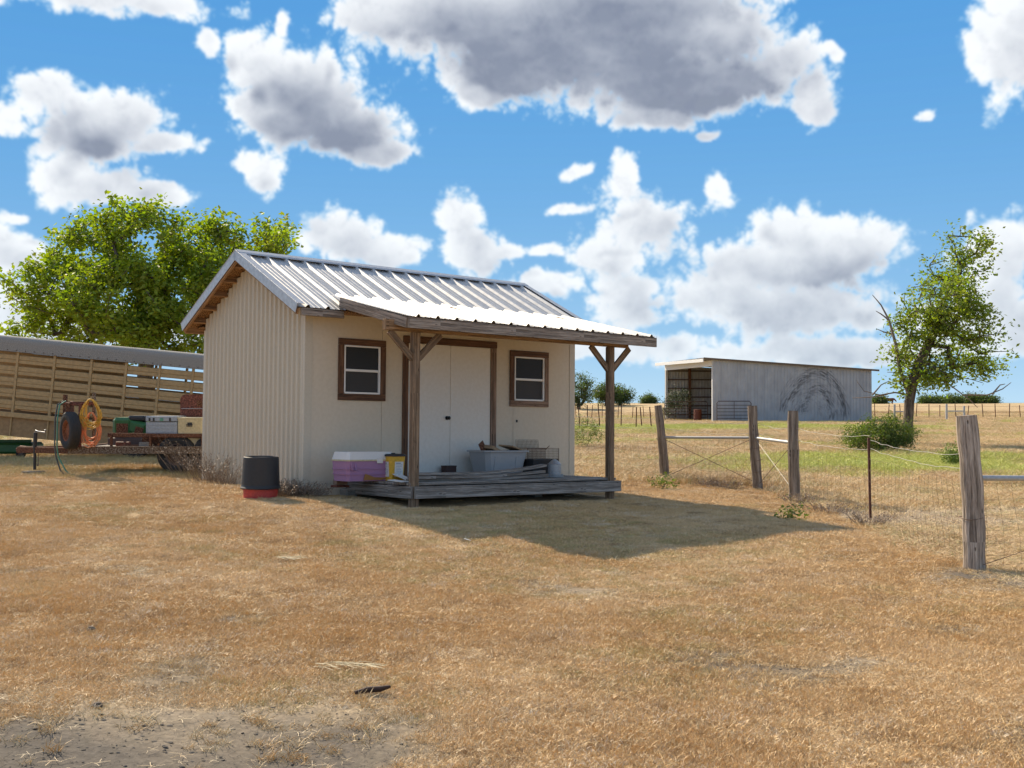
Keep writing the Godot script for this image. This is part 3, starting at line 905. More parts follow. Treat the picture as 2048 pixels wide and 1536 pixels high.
# ---------------------------------------------------------------- barn
func make_barn():
	var g = -0.15
	var c0 = Vector3(14.6, g, -82.0)
	var c1 = Vector3(26.9, g, -84.2)
	var dx = (c1 - c0); dx.y = 0
	var length = dx.length()
	dx = dx / length
	var dz = Vector3(dx.z, 0, -dx.x)  # away from the camera
	if dz.z > 0: dz = -dz
	var wide = 11.2
	var t = thing("metal_barn", "grey ribbed metal barn with open front and dark curved scrape marks", "barn", c0)
	t.basis = Basis(dx, Vector3.UP, -dz)   # x along the side wall, -z away
	var h0 = 4.62; var h1 = 3.88
	# scrape marks print
	var im = Image.create(1024, 384, false, Image.FORMAT_RGB8)
	var nz = FastNoiseLite.new(); nz.seed = 61; nz.frequency = 0.01; nz.fractal_octaves = 5
	for y in 384:
		for x in 1024:
			var q = nz.get_noise_2d(x * 3.0, y * 0.5) * 0.05 + nz.get_noise_2d(x, y) * 0.06
			var w = 0.88 + q
			im.set_pixel(x, y, Color(w, w, w))
	var r = RandomNumberGenerator.new(); r.seed = 13
	for k in 1300:
		var rad = r.randf_range(0.22, 1.0)
		var a = PI + PI * r.randf_range(0.03, 0.97)
		# the marks crowd in bands: low at both ends of the arc and over its crown
		var band = 0.5 + 0.5 * sin(rad * 17.0 + 1.5 * sin(a * 2.0))
		if r.randf() > 0.35 + 0.65 * band: continue
		var da = r.randf_range(0.08, 0.34)
		var dark = r.randf_range(0.15, 0.6) * (1.0 if rad > 0.5 else 0.6) * (0.4 + band * 0.7)
		var steps = int(da * rad * 300)
		rad += 0.06 * sin(a * 3.0)
		var grow_ = r.randf_range(-0.05, 0.05)
		var thick = r.randi_range(3, 9)
		for j in steps:
			var f = (j + 0.5) / steps
			var aa = a + da * f
			var fade = sin(PI * f) * (0.6 + 0.4 * r.randf())
			for wd in thick:
				var x = int(640 + cos(aa) * ((rad + grow_ * f) * 250 + wd))
				var y = int(335 + sin(aa) * ((rad + grow_ * f) * 285 + wd))
				if x >= 0 and x < 1024 and y >= 0 and y < 384:
					im.set_pixel(x, y, im.get_pixel(x, y).lerp(Color(0.10, 0.10, 0.11), dark * fade * 0.42))
	var wm = mat([0.48, 0.49, 0.515], 0.6, 0.15, tex(im))
	var n = 12
	var pw = length / n
	for k in n:
		var prof = ribbed(pw, pw / 4, 0.03, 0.09, 0.04)
		var lo = []; var hi = []
		for p in prof:
			lo.append(-0.3)
			hi.append(lerpf(h0, h1, (k * pw + p.x) / length) - 0.06)
		var mb = MB.new()
		mb.sheet(prof, lo, hi, Transform3D(Basis(Vector3(1, 0, 0), Vector3(0, 0, 1), Vector3(0, 1, 0)), Vector3(k * pw, 0, 0)))
		# uv over the whole wall
		for j in mb.t.size(): mb.t[j] = Vector2((k * pw + mb.t[j].x) / length, 1.0 - clampf(mb.v[j].y / 4.7, 0, 1))
		put(mb, "wall_panel", wm, t)
	# far side wall, back wall
	for q in 10:
		var mb = MB.new()
		var w = length / 10
		var prof = ribbed(w, w / 5, 0.03, 0.09, 0.04)
		var hi = []
		for p in prof: hi.append(lerpf(h0, h1, (q * w + p.x) / length) - 0.06)
		mb.sheet(prof, -0.3, hi, Transform3D(Basis(Vector3(1, 0, 0), Vector3(0, 0, 1), Vector3(0, 1, 0)), Vector3(q * w, 0, -wide)))
		put(mb, "wall_panel", M.barn_metal, t)
	var bk = MB.new()
	bk.sheet(ribbed(wide, 0.28, 0.03, 0.09, 0.04), -0.3, h1 - 0.06, Transform3D(Basis(Vector3(0, 0, -1), Vector3(1, 0, 0), Vector3(0, 1, 0)), Vector3(length, 0, 0)))
	put(bk, "wall_panel", M.barn_metal, t)
	for k in 6:
		board(Vector3(0.15, 0.45 + k * 0.72, -wide + 0.1), Vector3(length - 0.1, 0.45 + k * 0.72, -wide + 0.1), 0.10, 0.05, "girt", M.steel_dark, t)
		board(Vector3(0.1, 0.45 + k * 0.6, -0.12), Vector3(length - 0.1, 0.45 + k * 0.6, -0.12), 0.10, 0.05, "girt", M.steel_dark, t)
	for p in [[0.1, -0.12], [0.1, -wide + 0.1], [2.1, -wide + 0.14], [6.0, -wide + 0.14], [9.0, -wide + 0.14]]:
		board(Vector3(p[0], -0.3, p[1]), Vector3(p[0], lerpf(h0, h1, p[0] / length) - 0.1, p[1]), 0.18, 0.18, "barn_post", M.rust if p[0] > 1 else M.barn_trim, t, Vector3.BACK)
	board(Vector3(0.05, h0 - 0.32, -0.2), Vector3(0.05, h0 - 0.32, -wide), 0.42, 0.10, "header_beam", M.barn_trim, t)
	# roof: ribbed panels over a slope, overhanging at the front
	var rl = Vector3(length + 1.1, h1 - h0, 0)
	var sl = (h1 - h0) / length
	for k in 8:
		var w = (wide + 0.4) / 8
		var mb = MB.new()
		mb.sheet(ribbed(w, w / 5, 0.03, 0.09, 0.04), -0.75, length + 0.5, Transform3D(Basis(Vector3(0, 0, -1), Vector3(-sl, 1, 0).normalized(), Vector3(1, sl, 0).normalized()), Vector3(0, h0 + 0.0, 0.2 - k * w)))
		put(mb, "roof_panel", M.barn_metal, t)
	board(Vector3(-0.76, h0 - 0.08 - sl * -0.76, 0.2), Vector3(-0.76, h0 - 0.08 + sl * -0.76, -wide - 0.2), 0.24, 0.04, "roof_fascia", M.barn_trim, t)
	board(Vector3(-0.74, h0 - 0.02 - 0.74 * sl, 0.235), Vector3(length + 0.5, h1 - 0.02 + sl * 0.5, 0.235), 0.14, 0.03, "roof_edge_trim", M.frame_grey, t)
	# pipe panels standing before the opening
	for q in [[Vector3(-0.2, 0, -5.2), 0.35, 4.2, "dark pipe corral panel leaning inside the barn opening"], [Vector3(1.3, 0, 0.9), 0.0, 2.6, "dark pipe corral gate standing along the scraped barn wall"]]:
		var c = thing("corral_panel", q[3], "gate", t.transform * q[0])
		c.basis = t.basis * RY(q[1])
		c.position.y = ground_y(c.position.x, c.position.z)
		var fr = MB.new()
		var wv = q[2]
		fr.tube([Vector3(-wv / 2, 0.0, 0), Vector3(-wv / 2, 1.35, 0), Vector3(-wv / 2 + 0.12, 1.5, 0), Vector3(wv / 2 - 0.12, 1.5, 0), Vector3(wv / 2, 1.35, 0), Vector3(wv / 2, 0.0, 0)], 0.035, 6)
		put(fr, "frame", M.steel_dark, c)
		for k in 5: board(Vector3(-wv / 2 + 0.02, 0.25 + k * 0.24, 0), Vector3(wv / 2 - 0.02, 0.25 + k * 0.24, 0), 0.045, 0.045, "rail", M.steel_dark, c)
		board(Vector3(0, 0.22, 0.03), Vector3(0, 1.48, 0.03), 0.04, 0.03, "brace", M.steel_dark, c, Vector3.BACK)
	var dp = t.transform * Vector3(0.5, 0, -4.6)
	dp.y = ground_y(dp.x, dp.z)
	var dr = thing("feed_drum", "rusty red-brown drum standing at the barn opening", "drum", dp)
	var mb = MB.new()
	mb.lathe([Vector2(0, 0), Vector2(0.40, 0), Vector2(0.41, 0.35), Vector2(0.44, 0.37), Vector2(0.41, 0.39), Vector2(0.41, 0.74), Vector2(0.44, 0.76), Vector2(0.41, 0.78), Vector2(0.40, 1.12), Vector2(0.36, 1.14), Vector2(0, 1.12)], 20)
	put(mb, "drum_body", M.rust_red, dr)
	dr.scale = Vector3(0.75, 0.8, 0.75)
	var sp = t.transform * Vector3(-0.35, 0, -7.6)
	sp.y = ground_y(sp.x, sp.z)
	leafy_thing("shaded_shrub", "tall dark shrub growing in the shade of the barn opening", "shrub", sp, [[Vector3(0, 1.7, 0), Vector3(0.8, 0.8, 0.8)], [Vector3(0.9, 1.9, 0.3), Vector3(0.5, 0.6, 0.5)], [Vector3(-0.7, 0.7, 0), Vector3(0.5, 0.6, 0.5)]], 60, 5, 0.11, M.leaf_dark, 0.03)

# ---------------------------------------------------------------- stock trailer
func make_stock_trailer():
	var D = 23.5
	var k = FPX / D
	var org = at(200.0, 842.0, D)
	var t = thing("stock_trailer", "long tan slatted stock trailer with weathered grey metal roof", "trailer", org)
	t.rotation.z = -0.094
	var X0 = -360.0 / k      # beyond the picture's edge
	var X1 = 300.0 / k
	var H = 1.27
	var deep = 1.95
	var posts = []
	for p in [-320, -248, -176, -102, -28, 42, 109, 176, 243, 298]: posts.append(p / k)
	for side in [0, 1]:
		var z = -deep * side
		for j in posts.size():
			board(Vector3(posts[j], 0.0, z), Vector3(posts[j], H, z), 0.055, 0.05, "wall_post", M.tan, t, Vector3.BACK)
			if j + 1 < posts.size():
				var a = posts[j] + 0.03; var b = posts[j + 1] - 0.03
				for n in 5:
					var y = 0.16 + n * 0.237
					var mb = MB.new()
					# a pressed slat with two folds
					var prof = [Vector2(0, 0), Vector2(0.012, 0.018), Vector2(0.072, 0.018), Vector2(0.080, 0.006), Vector2(0.088, 0.018), Vector2(0.172, 0.018), Vector2(0.184, 0)]
					var fz = -0.010 if side == 0 else 0.012
					mb.sheet(prof, a, b, Transform3D(Basis(Vector3(0, 1, 0), Vector3(0, 0, 1 if side == 0 else -1), Vector3(1, 0, 0)), Vector3(0, y - 0.08, z + fz)))
					put(mb, "slat", M.tan, t)
	# solid inner wall of the front compartment
	var iw = MB.new()
	iw.box(X(Vector3((X0 + -26 / k) / 2, H / 2, -deep + 0.06)), Vector3(-26 / k - X0, H, 0.02), 0.002)
	put(iw, "inner_wall", M.tan, t)
	# side beams, skirts, floor
	for z in [0.035, -deep - 0.035]:
		board(Vector3(X0, -0.04, z), Vector3(X1, -0.04, z), 0.10, 0.09, "side_beam", M.tan, t)
		for j in posts.size() - 1:
			var mb = MB.new()
			mb.box(X(Vector3((posts[j] + posts[j + 1]) / 2, -0.29, z * 0.6 - 0.02)), Vector3(posts[j + 1] - posts[j] - 0.012, 0.40, 0.012), 0.002)
			put(mb, "skirt_panel", M.tan_dark, t)
			board(Vector3(posts[j], -0.49, z * 0.6 - 0.01), Vector3(posts[j], -0.09, z * 0.6 - 0.01), 0.05, 0.03, "skirt_rib", M.tan, t, Vector3.BACK)
	var fl = MB.new()
	fl.box(X(Vector3((X0 + X1) / 2, -0.05, -deep / 2)), Vector3(X1 - X0, 0.05, deep - 0.02), 0.002)
	put(fl, "trailer_floor", M.tan_dark, t)
	# rounded roof in sections
	var prof = []
	prof.append(Vector2(-0.04, 0.0)); prof.append(Vector2(-0.042, 0.18))
	for q in 7:
		var a = PI - q * PI / 12.0
		prof.append(Vector2(0.09 + cos(a) * 0.13, 0.20 + sin(a) * 0.12))
	prof.append(Vector2(deep / 2, 0.34))
	var full = prof.duplicate()
	for q in range(prof.size() - 2, -1, -1): full.append(Vector2(deep - prof[q].x, prof[q].y))
	var secs = 5
	for q in secs:
		var a = lerpf(X0 - 0.05, X1 + 0.05, float(q) / secs)
		var b = lerpf(X0 - 0.05, X1 + 0.05, float(q + 1) / secs)
		var mb = MB.new()
		mb.sheet(full, a, b + 0.02, Transform3D(Basis(Vector3(0, 0, -1), Vector3(0, 1, 0), Vector3(1, 0, 0)), Vector3(0, H + 0.0 + 0.002 * (q % 2), 0.02)))
		put(mb, "roof_section", M.trailer_roof, t)
	var rv = MB.new()
	var x = X0
	while x < X1:
		rv.box(X(Vector3(x, H + 0.035, 0.064)), Vector3(0.022, 0.022, 0.012), 0.004)
		x += 0.19
	put(rv, "rivets", M.steel_dark, t).set_meta("kind", "stuff")
	# wheels and a front stand hold it up
	for p in [[70.0, 0.0], [150.0, 0.0], [70.0, 1.0], [150.0, 1.0]]:
		var wz = -0.12 if p[1] == 0.0 else -deep + 0.12
		var c = Vector3(p[0] / k, 0, wz)
		var gy = ground_y((t.transform * c).x, (t.transform * c).z)
		var yy = (gy + 0.36) - (t.transform * c).y
		wheel(t, c + Vector3(0, yy, 0), 0.36, 0.2, Basis(), M.rubber, M.rust)
	var fs = Vector3(-300.0 / k, 0, -deep / 2)
	var gy2 = ground_y((t.transform * fs).x, (t.transform * fs).z) - (t.transform * fs).y
	board(fs + Vector3(0, gy2 - 0.05, 0), fs, 0.09, 0.09, "front_stand", M.steel_dark, t, Vector3.BACK)
	# green implement on the ground before it
	var gp = at(20.0, 897.0, 24.4)
	gp.y = ground_y(gp.x, gp.z)
	var im = thing("mower_deck", "low green steel implement lying under the stock trailer skirt", "implement", gp)
	var mb2 = MB.new()
	mb2.box(X(Vector3(-0.2, 0.22, 0)), Vector3(1.6, 0.24, 0.7), 0.05)
	put(mb2, "deck_shell", M.green, im)
	board(Vector3(-0.8, 0.37, 0.1), Vector3(0.5, 0.37, 0.1), 0.06, 0.06, "draw_bar", M.green, im)
	for xx in [-0.8, 0.4]: wheel(im, Vector3(xx, 0.1, 0.38), 0.1, 0.06, Basis(), M.rubber, M.steel_dark)

func wheel(parent, c, r, w, b, tyre_mat, rim_mat):
	# axis along local z of b
	var n = Node3D.new()
	n.name = "wheel"
	parent.add_child(n, true)
	n.transform = Transform3D(b * RX(PI / 2), c)
	var ty = MB.new()
	ty.lathe([Vector2(r * 0.56, -w * 0.40), Vector2(r * 0.72, -w * 0.5), Vector2(r * 0.90, -w * 0.47), Vector2(r * 0.98, -w * 0.36), Vector2(r, -w * 0.12), Vector2(r * 0.985, -w * 0.10), Vector2(r * 0.985, w * 0.10), Vector2(r, w * 0.12), Vector2(r * 0.98, w * 0.36), Vector2(r * 0.90, w * 0.47), Vector2(r * 0.72, w * 0.5), Vector2(r * 0.56, w * 0.40)], 32)
	put(ty, "tyre", tyre_mat, n)
	var rm = MB.new()
	rm.lathe([Vector2(0, -w * 0.1), Vector2(r * 0.25, -w * 0.12), Vector2(r * 0.42, -w * 0.02), Vector2(r * 0.50, -w * 0.36), Vector2(r * 0.57, -w * 0.40)], 24)
	rm.lathe([Vector2(r * 0.57, w * 0.40), Vector2(r * 0.50, w * 0.36), Vector2(r * 0.42, w * 0.10), Vector2(r * 0.25, w * 0.22), Vector2(r * 0.12, w * 0.24), Vector2(0, w * 0.24)], 24)
	put(rm, "rim", rim_mat, n)
	return n

# ---------------------------------------------------------------- utility trailer and its load
func make_utility_trailer():
	var D = 18.7
	var k = FPX / D
	var g0 = ground_y(-7.0, -D)
	var o = at(200.0, 806.0, D)
	var Y = func(py): return 1.25 - (py - 806.0) / k - g0
	var Xp = func(px): return (px - 200.0) / k
	var base = Vector3(o.x, g0, o.z)
	var t = thing("utility_trailer", "low rusty utility trailer with long tongue and open bed", "trailer", base)
	var wide = 1.7
	var x1 = Xp.call(560.0)
	board(Vector3(Xp.call(138), Y.call(900), 0), Vector3(x1, Y.call(900), 0), 0.125, 0.06, "side_rail", M.frame_grey, t)
	board(Vector3(Xp.call(150), Y.call(900), -wide), Vector3(x1, Y.call(900), -wide), 0.125, 0.06, "side_rail", M.frame_grey, t)
	board(Vector3(Xp.call(148), Y.call(900), -0.04), Vector3(Xp.call(148), Y.call(900), -wide + 0.04), 0.12, 0.06, "cross_member", M.rust, t)
	var bed = MB.new()
	for q in 8:
		mbx(bed, Vector3((Xp.call(150) + x1) / 2, Y.call(900) + 0.02, -0.14 - q * 0.205), Vector3(x1 - Xp.call(152), 0.03, 0.19))
	put(bed, "bed_planks", M.deck, t)
	board(Vector3(Xp.call(8), Y.call(902), -0.55), Vector3(Xp.call(170), Y.call(902), -0.03), 0.10, 0.06, "tongue", M.rust, t)
	board(Vector3(Xp.call(10), Y.call(902), -0.62), Vector3(Xp.call(170), Y.call(902), -wide + 0.04), 0.10, 0.06, "tongue", M.rust_red, t)
	var cp = MB.new()
	cp.tube([Vector3(Xp.call(24), Y.call(901), -0.585), Vector3(Xp.call(12), Y.call(901), -0.585), Vector3(Xp.call(4), Y.call(904), -0.585)], [0.05, 0.065, 0.045], 10)
	put(cp, "coupler", M.rust, t)
	# jack
	var jx = Xp.call(50.0)
	var jz = -0.40
	var jk = MB.new()
	jk.tube([Vector3(jx, 0.06, jz), Vector3(jx, Y.call(898), jz)], 0.024, 10)
	jk.tube([Vector3(jx, Y.call(898), jz), Vector3(jx + 0.01, Y.call(866), jz)], 0.032, 10)
	put(jk, "jack", M.black, t)
	var cr = MB.new()
	cr.tube([Vector3(jx + 0.01, Y.call(866), jz), Vector3(jx + 0.01, Y.call(862), jz), Vector3(jx + 0.06, Y.call(864), jz + 0.02), Vector3(jx + 0.19, Y.call(866), jz + 0.04), Vector3(jx + 0.19, Y.call(861), jz + 0.06), Vector3(jx + 0.22, Y.call(861), jz + 0.10)], 0.011, 6)
	put(cr, "jack_crank", M.galv, t)
	var ch = MB.new()
	ch.tube([Vector3(Xp.call(58), Y.call(908), -0.38), Vector3(Xp.call(58), Y.call(928), -0.38), Vector3(Xp.call(57), Y.call(934), -0.38)], [0.006, 0.006, 0.018], 5)
	put(ch, "safety_chain", M.steel_dark, t)
	# front rack
	board(Vector3(Xp.call(162), Y.call(894), 0.045), Vector3(Xp.call(163), Y.call(806), 0.045), 0.05, 0.045, "rack_post", M.rust_red, t, Vector3.BACK)
	board(Vector3(Xp.call(186), Y.call(894), -0.045), Vector3(Xp.call(186), Y.call(785), -0.045), 0.05, 0.045, "rack_post", M.frame_grey, t, Vector3.BACK)
	board(Vector3(Xp.call(118), Y.call(807), -0.03), Vector3(Xp.call(188), Y.call(807), -0.03), 0.06, 0.03, "rack_rail", M.rust_red, t)
	board(Vector3(Xp.call(121), Y.call(894), -0.2), Vector3(Xp.call(121), Y.call(789), -0.2), 0.06, 0.06, "rack_post", M.rust, t, Vector3.BACK)
	board(Vector3(Xp.call(134), Y.call(850), -0.12), Vector3(Xp.call(137), Y.call(804), -0.06), 0.20, 0.07, "rack_plate", M.rust, t, Vector3.BACK)
	# load rail
	board(Vector3(Xp.call(214), Y.call(870), -0.06), Vector3(x1, Y.call(873), -0.06), 0.065, 0.06, "load_rail", M.rust, t)
	for px in [222, 300, 404]: board(Vector3(Xp.call(px), Y.call(893), -0.03), Vector3(Xp.call(px), Y.call(868), -0.03), 0.06, 0.03, "rail_stake", M.rust, t, Vector3.BACK)
	board(Vector3(Xp.call(330), Y.call(880), -0.12), Vector3(Xp.call(420), Y.call(886), -0.16), 0.12, 0.02, "bent_panel", M.cream, t)
	for px in [350.0, 420.0]:
		for z in [-0.16, -wide + 0.16]:
			wheel(t, Vector3(Xp.call(px), 0.33, z), 0.33, 0.2, Basis(), M.rubber, M.steel_dark)
	board(Vector3(Xp.call(350), 0.33, -0.1), Vector3(Xp.call(350), 0.33, -wide + 0.1), 0.06, 0.06, "axle", M.steel_dark, t)
	# block under the jack
	var blk = thing("jack_block", "splintered wood blocks under the black trailer jack", "wood block", base + Vector3(jx, 0, jz))
	blk.position.y = ground_y(blk.position.x, blk.position.z)
	board(Vector3(-0.19, 0.025, 0), Vector3(0.16, 0.03, 0.03), 0.05, 0.14, "block", M.deck, blk)
	# spare wheel
	var sw = thing("spare_wheel", "black spare tyre on a rusty orange rim at the trailer front", "wheel", base + Vector3(Xp.call(143), Y.call(861), 0.05))
	wheel(sw, Vector3.ZERO, 0.315, 0.18, RY(-0.88), M.rubber, M.rust_orange)
	# coiled extension cords over the hook
	var hook = base + Vector3(Xp.call(186), Y.call(799), 0.02)
	for cdef in [["yellow", M.yellow_cord, 15, 0.46, 0.20, 0.035], ["orange", M.orange_cord, 14, 0.52, 0.19, 0.0]]:
		var c = thing("extension_cord", "%s extension cord hung in long loops from the trailer rack" % cdef[0], "cord", hook - Vector3(0, 0.22 if cdef[0] == "orange" else 0.0, 0))
		var mb = MB.new()
		for l in cdef[2]:
			var hl = cdef[3] * rng.randf_range(0.8, 1.12)
			var hw = cdef[4] * rng.randf_range(0.6, 1.1)
			var ox = rng.randf_range(-0.05, 0.05) + cdef[5] * 0.5
			var pts = []
			for q in 25:
				var a = TAU * q / 24.0
				pts.append(Vector3(sin(a) * hw * (0.75 + 0.25 * cos(a) * -1.0) + ox * (1 - cos(a)) * 0.5, -hl * (1 - cos(a)) / 2 + 0.012 * rng.randf(), 0.035 + cdef[5] + 0.03 * rng.randf() + 0.02 * sin(a * 2.0 + l)))
			mb.tube(pts, 0.0055, 5)
		put(mb, "cord_loops", cdef[1], c)
	for hd in [[116.0, M.hose_dark, 0.0], [123.0, M.hose_green, 0.05]]:
		var h = thing("garden_hose", ("green" if hd[2] > 0 else "dark grey") + " garden hose draped over the rusty rack to the grass", "hose", base + Vector3(Xp.call(hd[0]), 0, 0.02 + hd[2]))
		var mb = MB.new()
		var top = Y.call(802.0)
		mb.tube([Vector3(0.10, top - 0.45, -0.12), Vector3(0.09, top - 0.1, -0.13), Vector3(0.05, top, -0.11), Vector3(0.0, top - 0.06, 0.0), Vector3(-0.03, top - 0.3, 0.02), Vector3(-0.035, top - 0.75, 0.02), Vector3(-0.02, 0.3, 0.0), Vector3(0.06 + hd[2], 0.08, 0.02), Vector3(0.14 + hd[2], 0.012, 0.05), Vector3(0.3, 0.012, 0.12)], 0.0125, 7)
		put(mb, "hose_length", hd[1], h)
	# small engine machine
	var gm = thing("engine_machine", "small green machine with dark engine behind the hung cords", "machine", base + Vector3(Xp.call(236), Y.call(898) + 0.045, -0.75))
	var hh = Y.call(832) - Y.call(898) - 0.06
	var b1 = MB.new()
	b1.box(X(Vector3(-0.12, hh * 0.66, 0)), Vector3(0.32, hh * 0.62, 0.5), 0.05)
	b1.box(X(Vector3(0.13, hh * 0.60, 0), RZ(-0.25)), Vector3(0.34, hh * 0.5, 0.46), 0.05)
	put(b1, "green_cowl", M.green, gm)
	var b2 = MB.new()
	b2.box(X(Vector3(-0.1, hh * 0.55, 0.256)), Vector3(0.2, hh * 0.42, 0.01), 0.004)
	b2.box(X(Vector3(0.18, hh * 0.5, 0.24), RZ(-0.25)), Vector3(0.14, hh * 0.26, 0.012), 0.004)
	put(b2, "rusty_screen", M.rust, gm)
	var b3 = MB.new()
	b3.box(X(Vector3(0.12, hh * 0.93, 0.05)), Vector3(0.3, hh * 0.2, 0.32), 0.04)
	b3.tube([Vector3(0.24, hh * 0.98, 0.1), Vector3(0.34, hh * 0.95, 0.1), Vector3(0.36, hh * 0.7, 0.1)], 0.03, 8)
	put(b3, "engine", M.black, gm)
	var b4 = MB.new()
	b4.box(X(Vector3(0, 0.06, 0)), Vector3(0.7, 0.12, 0.5), 0.01)
	b4.box(X(Vector3(0, hh * 0.2, 0)), Vector3(0.5, hh * 0.34, 0.4), 0.01)
	put(b4, "chassis", M.steel_dark, gm)
	# tool boxes on the rail
	var gb = thing("tool_box", "dull grey aluminium tool box beside the cream diamond plate box", "tool box", base + Vector3(Xp.call(320.5), Y.call(868), -0.33))
	var sh = Y.call(832) - Y.call(868)
	var lb = MB.new()
	lb.box(X(Vector3(0, sh * 0.33, 0)), Vector3(0.525, sh * 0.66, 0.5), 0.006)
	for q in 3: lb.box(X(Vector3(0, sh * (0.12 + 0.18 * q), 0.252)), Vector3(0.5, 0.014, 0.008), 0.003)
	put(lb, "box_body", M.grey_box, gb)
	var ll = MB.new()
	ll.box(X(Vector3(0, sh * 0.84, 0)), Vector3(0.535, sh * 0.30, 0.51), 0.01)
	put(ll, "box_lid", M.grey_box, gb)
	for q in [-0.2, -0.13, 0.14]:
		var la = MB.new()
		la.box(X(Vector3(q, sh * 0.80, 0.26)), Vector3(0.028, 0.055, 0.012), 0.003)
		put(la, "latch", M.black, gb)
	var st = MB.new()
	st.box(X(Vector3(0.0, sh * 0.80, 0.2575)), Vector3(0.06, 0.05, 0.003), 0.001)
	put(st, "sticker", M.hose_green, gb)
	for q in [-0.2, 0.2]: board(Vector3(q, Y.call(894) - Y.call(868), 0), Vector3(q, 0, 0), 0.05, 0.4, "box_foot", M.rust, gb, Vector3.BACK)
	var cb = thing("tool_box", "cream diamond plate tool box with a dark pull handle", "tool box", base + Vector3(Xp.call(377.5), Y.call(868), -0.30))
	sh = Y.call(835) - Y.call(868)
	lb = MB.new()
	lb.box(X(Vector3(0, sh * 0.46, 0)), Vector3(0.40, sh * 0.92, 0.46), 0.006)
	put(lb, "box_body", M.cream, cb)
	var dm = MB.new()
	for yy in 12:
		for xx in 17:
			var c = Vector3(-0.184 + xx * 0.023 + (0.0 if yy % 2 == 0 else 0.0), 0.02 + yy * 0.0222, 0.232)
			dm.box(X(c, RZ(0.78 if (xx + yy) % 2 == 0 else -0.78)), Vector3(0.021, 0.007, 0.006), 0.002)
	put(dm, "tread_pattern", M.cream, cb).set_meta("kind", "stuff")
	ll = MB.new()
	ll.box(X(Vector3(0, sh * 0.95, 0.0)), Vector3(0.42, sh * 0.10, 0.48), 0.008)
	put(ll, "box_lid", M.cream, cb)
	var hn = MB.new()
	hn.box(X(Vector3(0, sh * 0.60, 0.236)), Vector3(0.075, 0.05, 0.012), 0.004)
	hn.tube([Vector3(-0.045, sh * 0.60, 0.245), Vector3(-0.045, sh * 0.47, 0.262), Vector3(0.045, sh * 0.47, 0.262), Vector3(0.045, sh * 0.60, 0.245)], 0.007, 6)
	put(hn, "pull_handle", M.black, cb)
	for q in [-0.14, 0.14]: board(Vector3(q, Y.call(894) - Y.call(868), 0), Vector3(q, 0, 0), 0.05, 0.36, "box_foot", M.rust, cb, Vector3.BACK)
	# engine welder housing with rounded shoulders
	var wl = thing("engine_welder", "rusty red-brown machine housing with rounded shoulders and square badge", "welder", base + Vector3(Xp.call(380), Y.call(898) + 0.045, -1.05))
	var wh = Y.call(788) - Y.call(898) - 0.045
	var pf = []
	var ww = 0.34
	pf.append(Vector2(-ww, 0)); pf.append(Vector2(-ww, wh - 0.1))
	for q in 6:
		var a = PI - q * PI / 10.0
		pf.append(Vector2(-ww + 0.1 + cos(a) * 0.1, wh - 0.1 + sin(a) * 0.1))
	var pr = pf.duplicate()
	for q in range(pf.size() - 1, -1, -1): pr.append(Vector2(-pf[q].x, pf[q].y))
	var hb = MB.new()
	for q in pr.size() - 1:
		var a = pr[q]; var b = pr[q + 1]
		hb.quad(Vector3(a.x, a.y, 0.45), Vector3(a.x, a.y, -0.45), Vector3(b.x, b.y, -0.45), Vector3(b.x, b.y, 0.45))
	for q in range(1, pr.size() - 1):
		hb.tri(Vector3(pr[0].x, pr[0].y, 0.45), Vector3(pr[q + 1].x, pr[q + 1].y, 0.45), Vector3(pr[q].x, pr[q].y, 0.45))
		hb.tri(Vector3(pr[0].x, pr[0].y, -0.45), Vector3(pr[q].x, pr[q].y, -0.45), Vector3(pr[q + 1].x, pr[q + 1].y, -0.45))
	put(hb, "housing", M.rust_red, wl)
	var bd = MB.new()
	bd.box(X(Vector3(-0.0, wh - 0.155, 0.455)), Vector3(0.11, 0.10, 0.012), 0.003)
	bd.box(X(Vector3(-0.0, wh - 0.155, 0.462)), Vector3(0.07, 0.03, 0.01), 0.002)
	put(bd, "badge", M.rust, wl)
	var ts = MB.new()
	ts.box(X(Vector3(0, wh - 0.245, 0.455)), Vector3(0.64, 0.010, 0.014), 0.003)
	put(ts, "trim_strip", M.galv, wl)
	var pipe = MB.new()
	pipe.tube([Vector3(0.15, wh - 0.01, 0.2), Vector3(0.15, wh + 0.12, 0.2), Vector3(0.2, wh + 0.16, 0.2)], 0.022, 8)
	put(pipe, "exhaust_pipe", M.black, wl)
	# scrap on the bed
	var scraps = [[284, 0.15, "pale broken brick on the trailer bed", M.concrete, Vector3(0.19, 0.09, 0.1)], [262, 0.3, "flat rusty scrap plate on the trailer bed", M.rust, Vector3(0.34, 0.05, 0.12)], [240, -0.4, "bent rusty channel lying on the trailer bed", M.rust_red, Vector3(0.30, 0.10, 0.05)], [322, 0.2, "rust-stained lump of iron by the rail stake", M.rust_orange, Vector3(0.2, 0.07, 0.12)]]
	for q in scraps:
		var sp = thing("scrap_piece", q[2], "scrap", base + Vector3(Xp.call(q[0]), Y.call(900) + 0.036, -0.17))
		var mb = MB.new()
		mb.box(X(Vector3(0, q[4].y / 2, 0), RY(q[1])), q[4], 0.012)
		put(mb, "scrap_body", q[3], sp)

func mbx(mb, c, s): mb.box(X(c), s, 0.004)

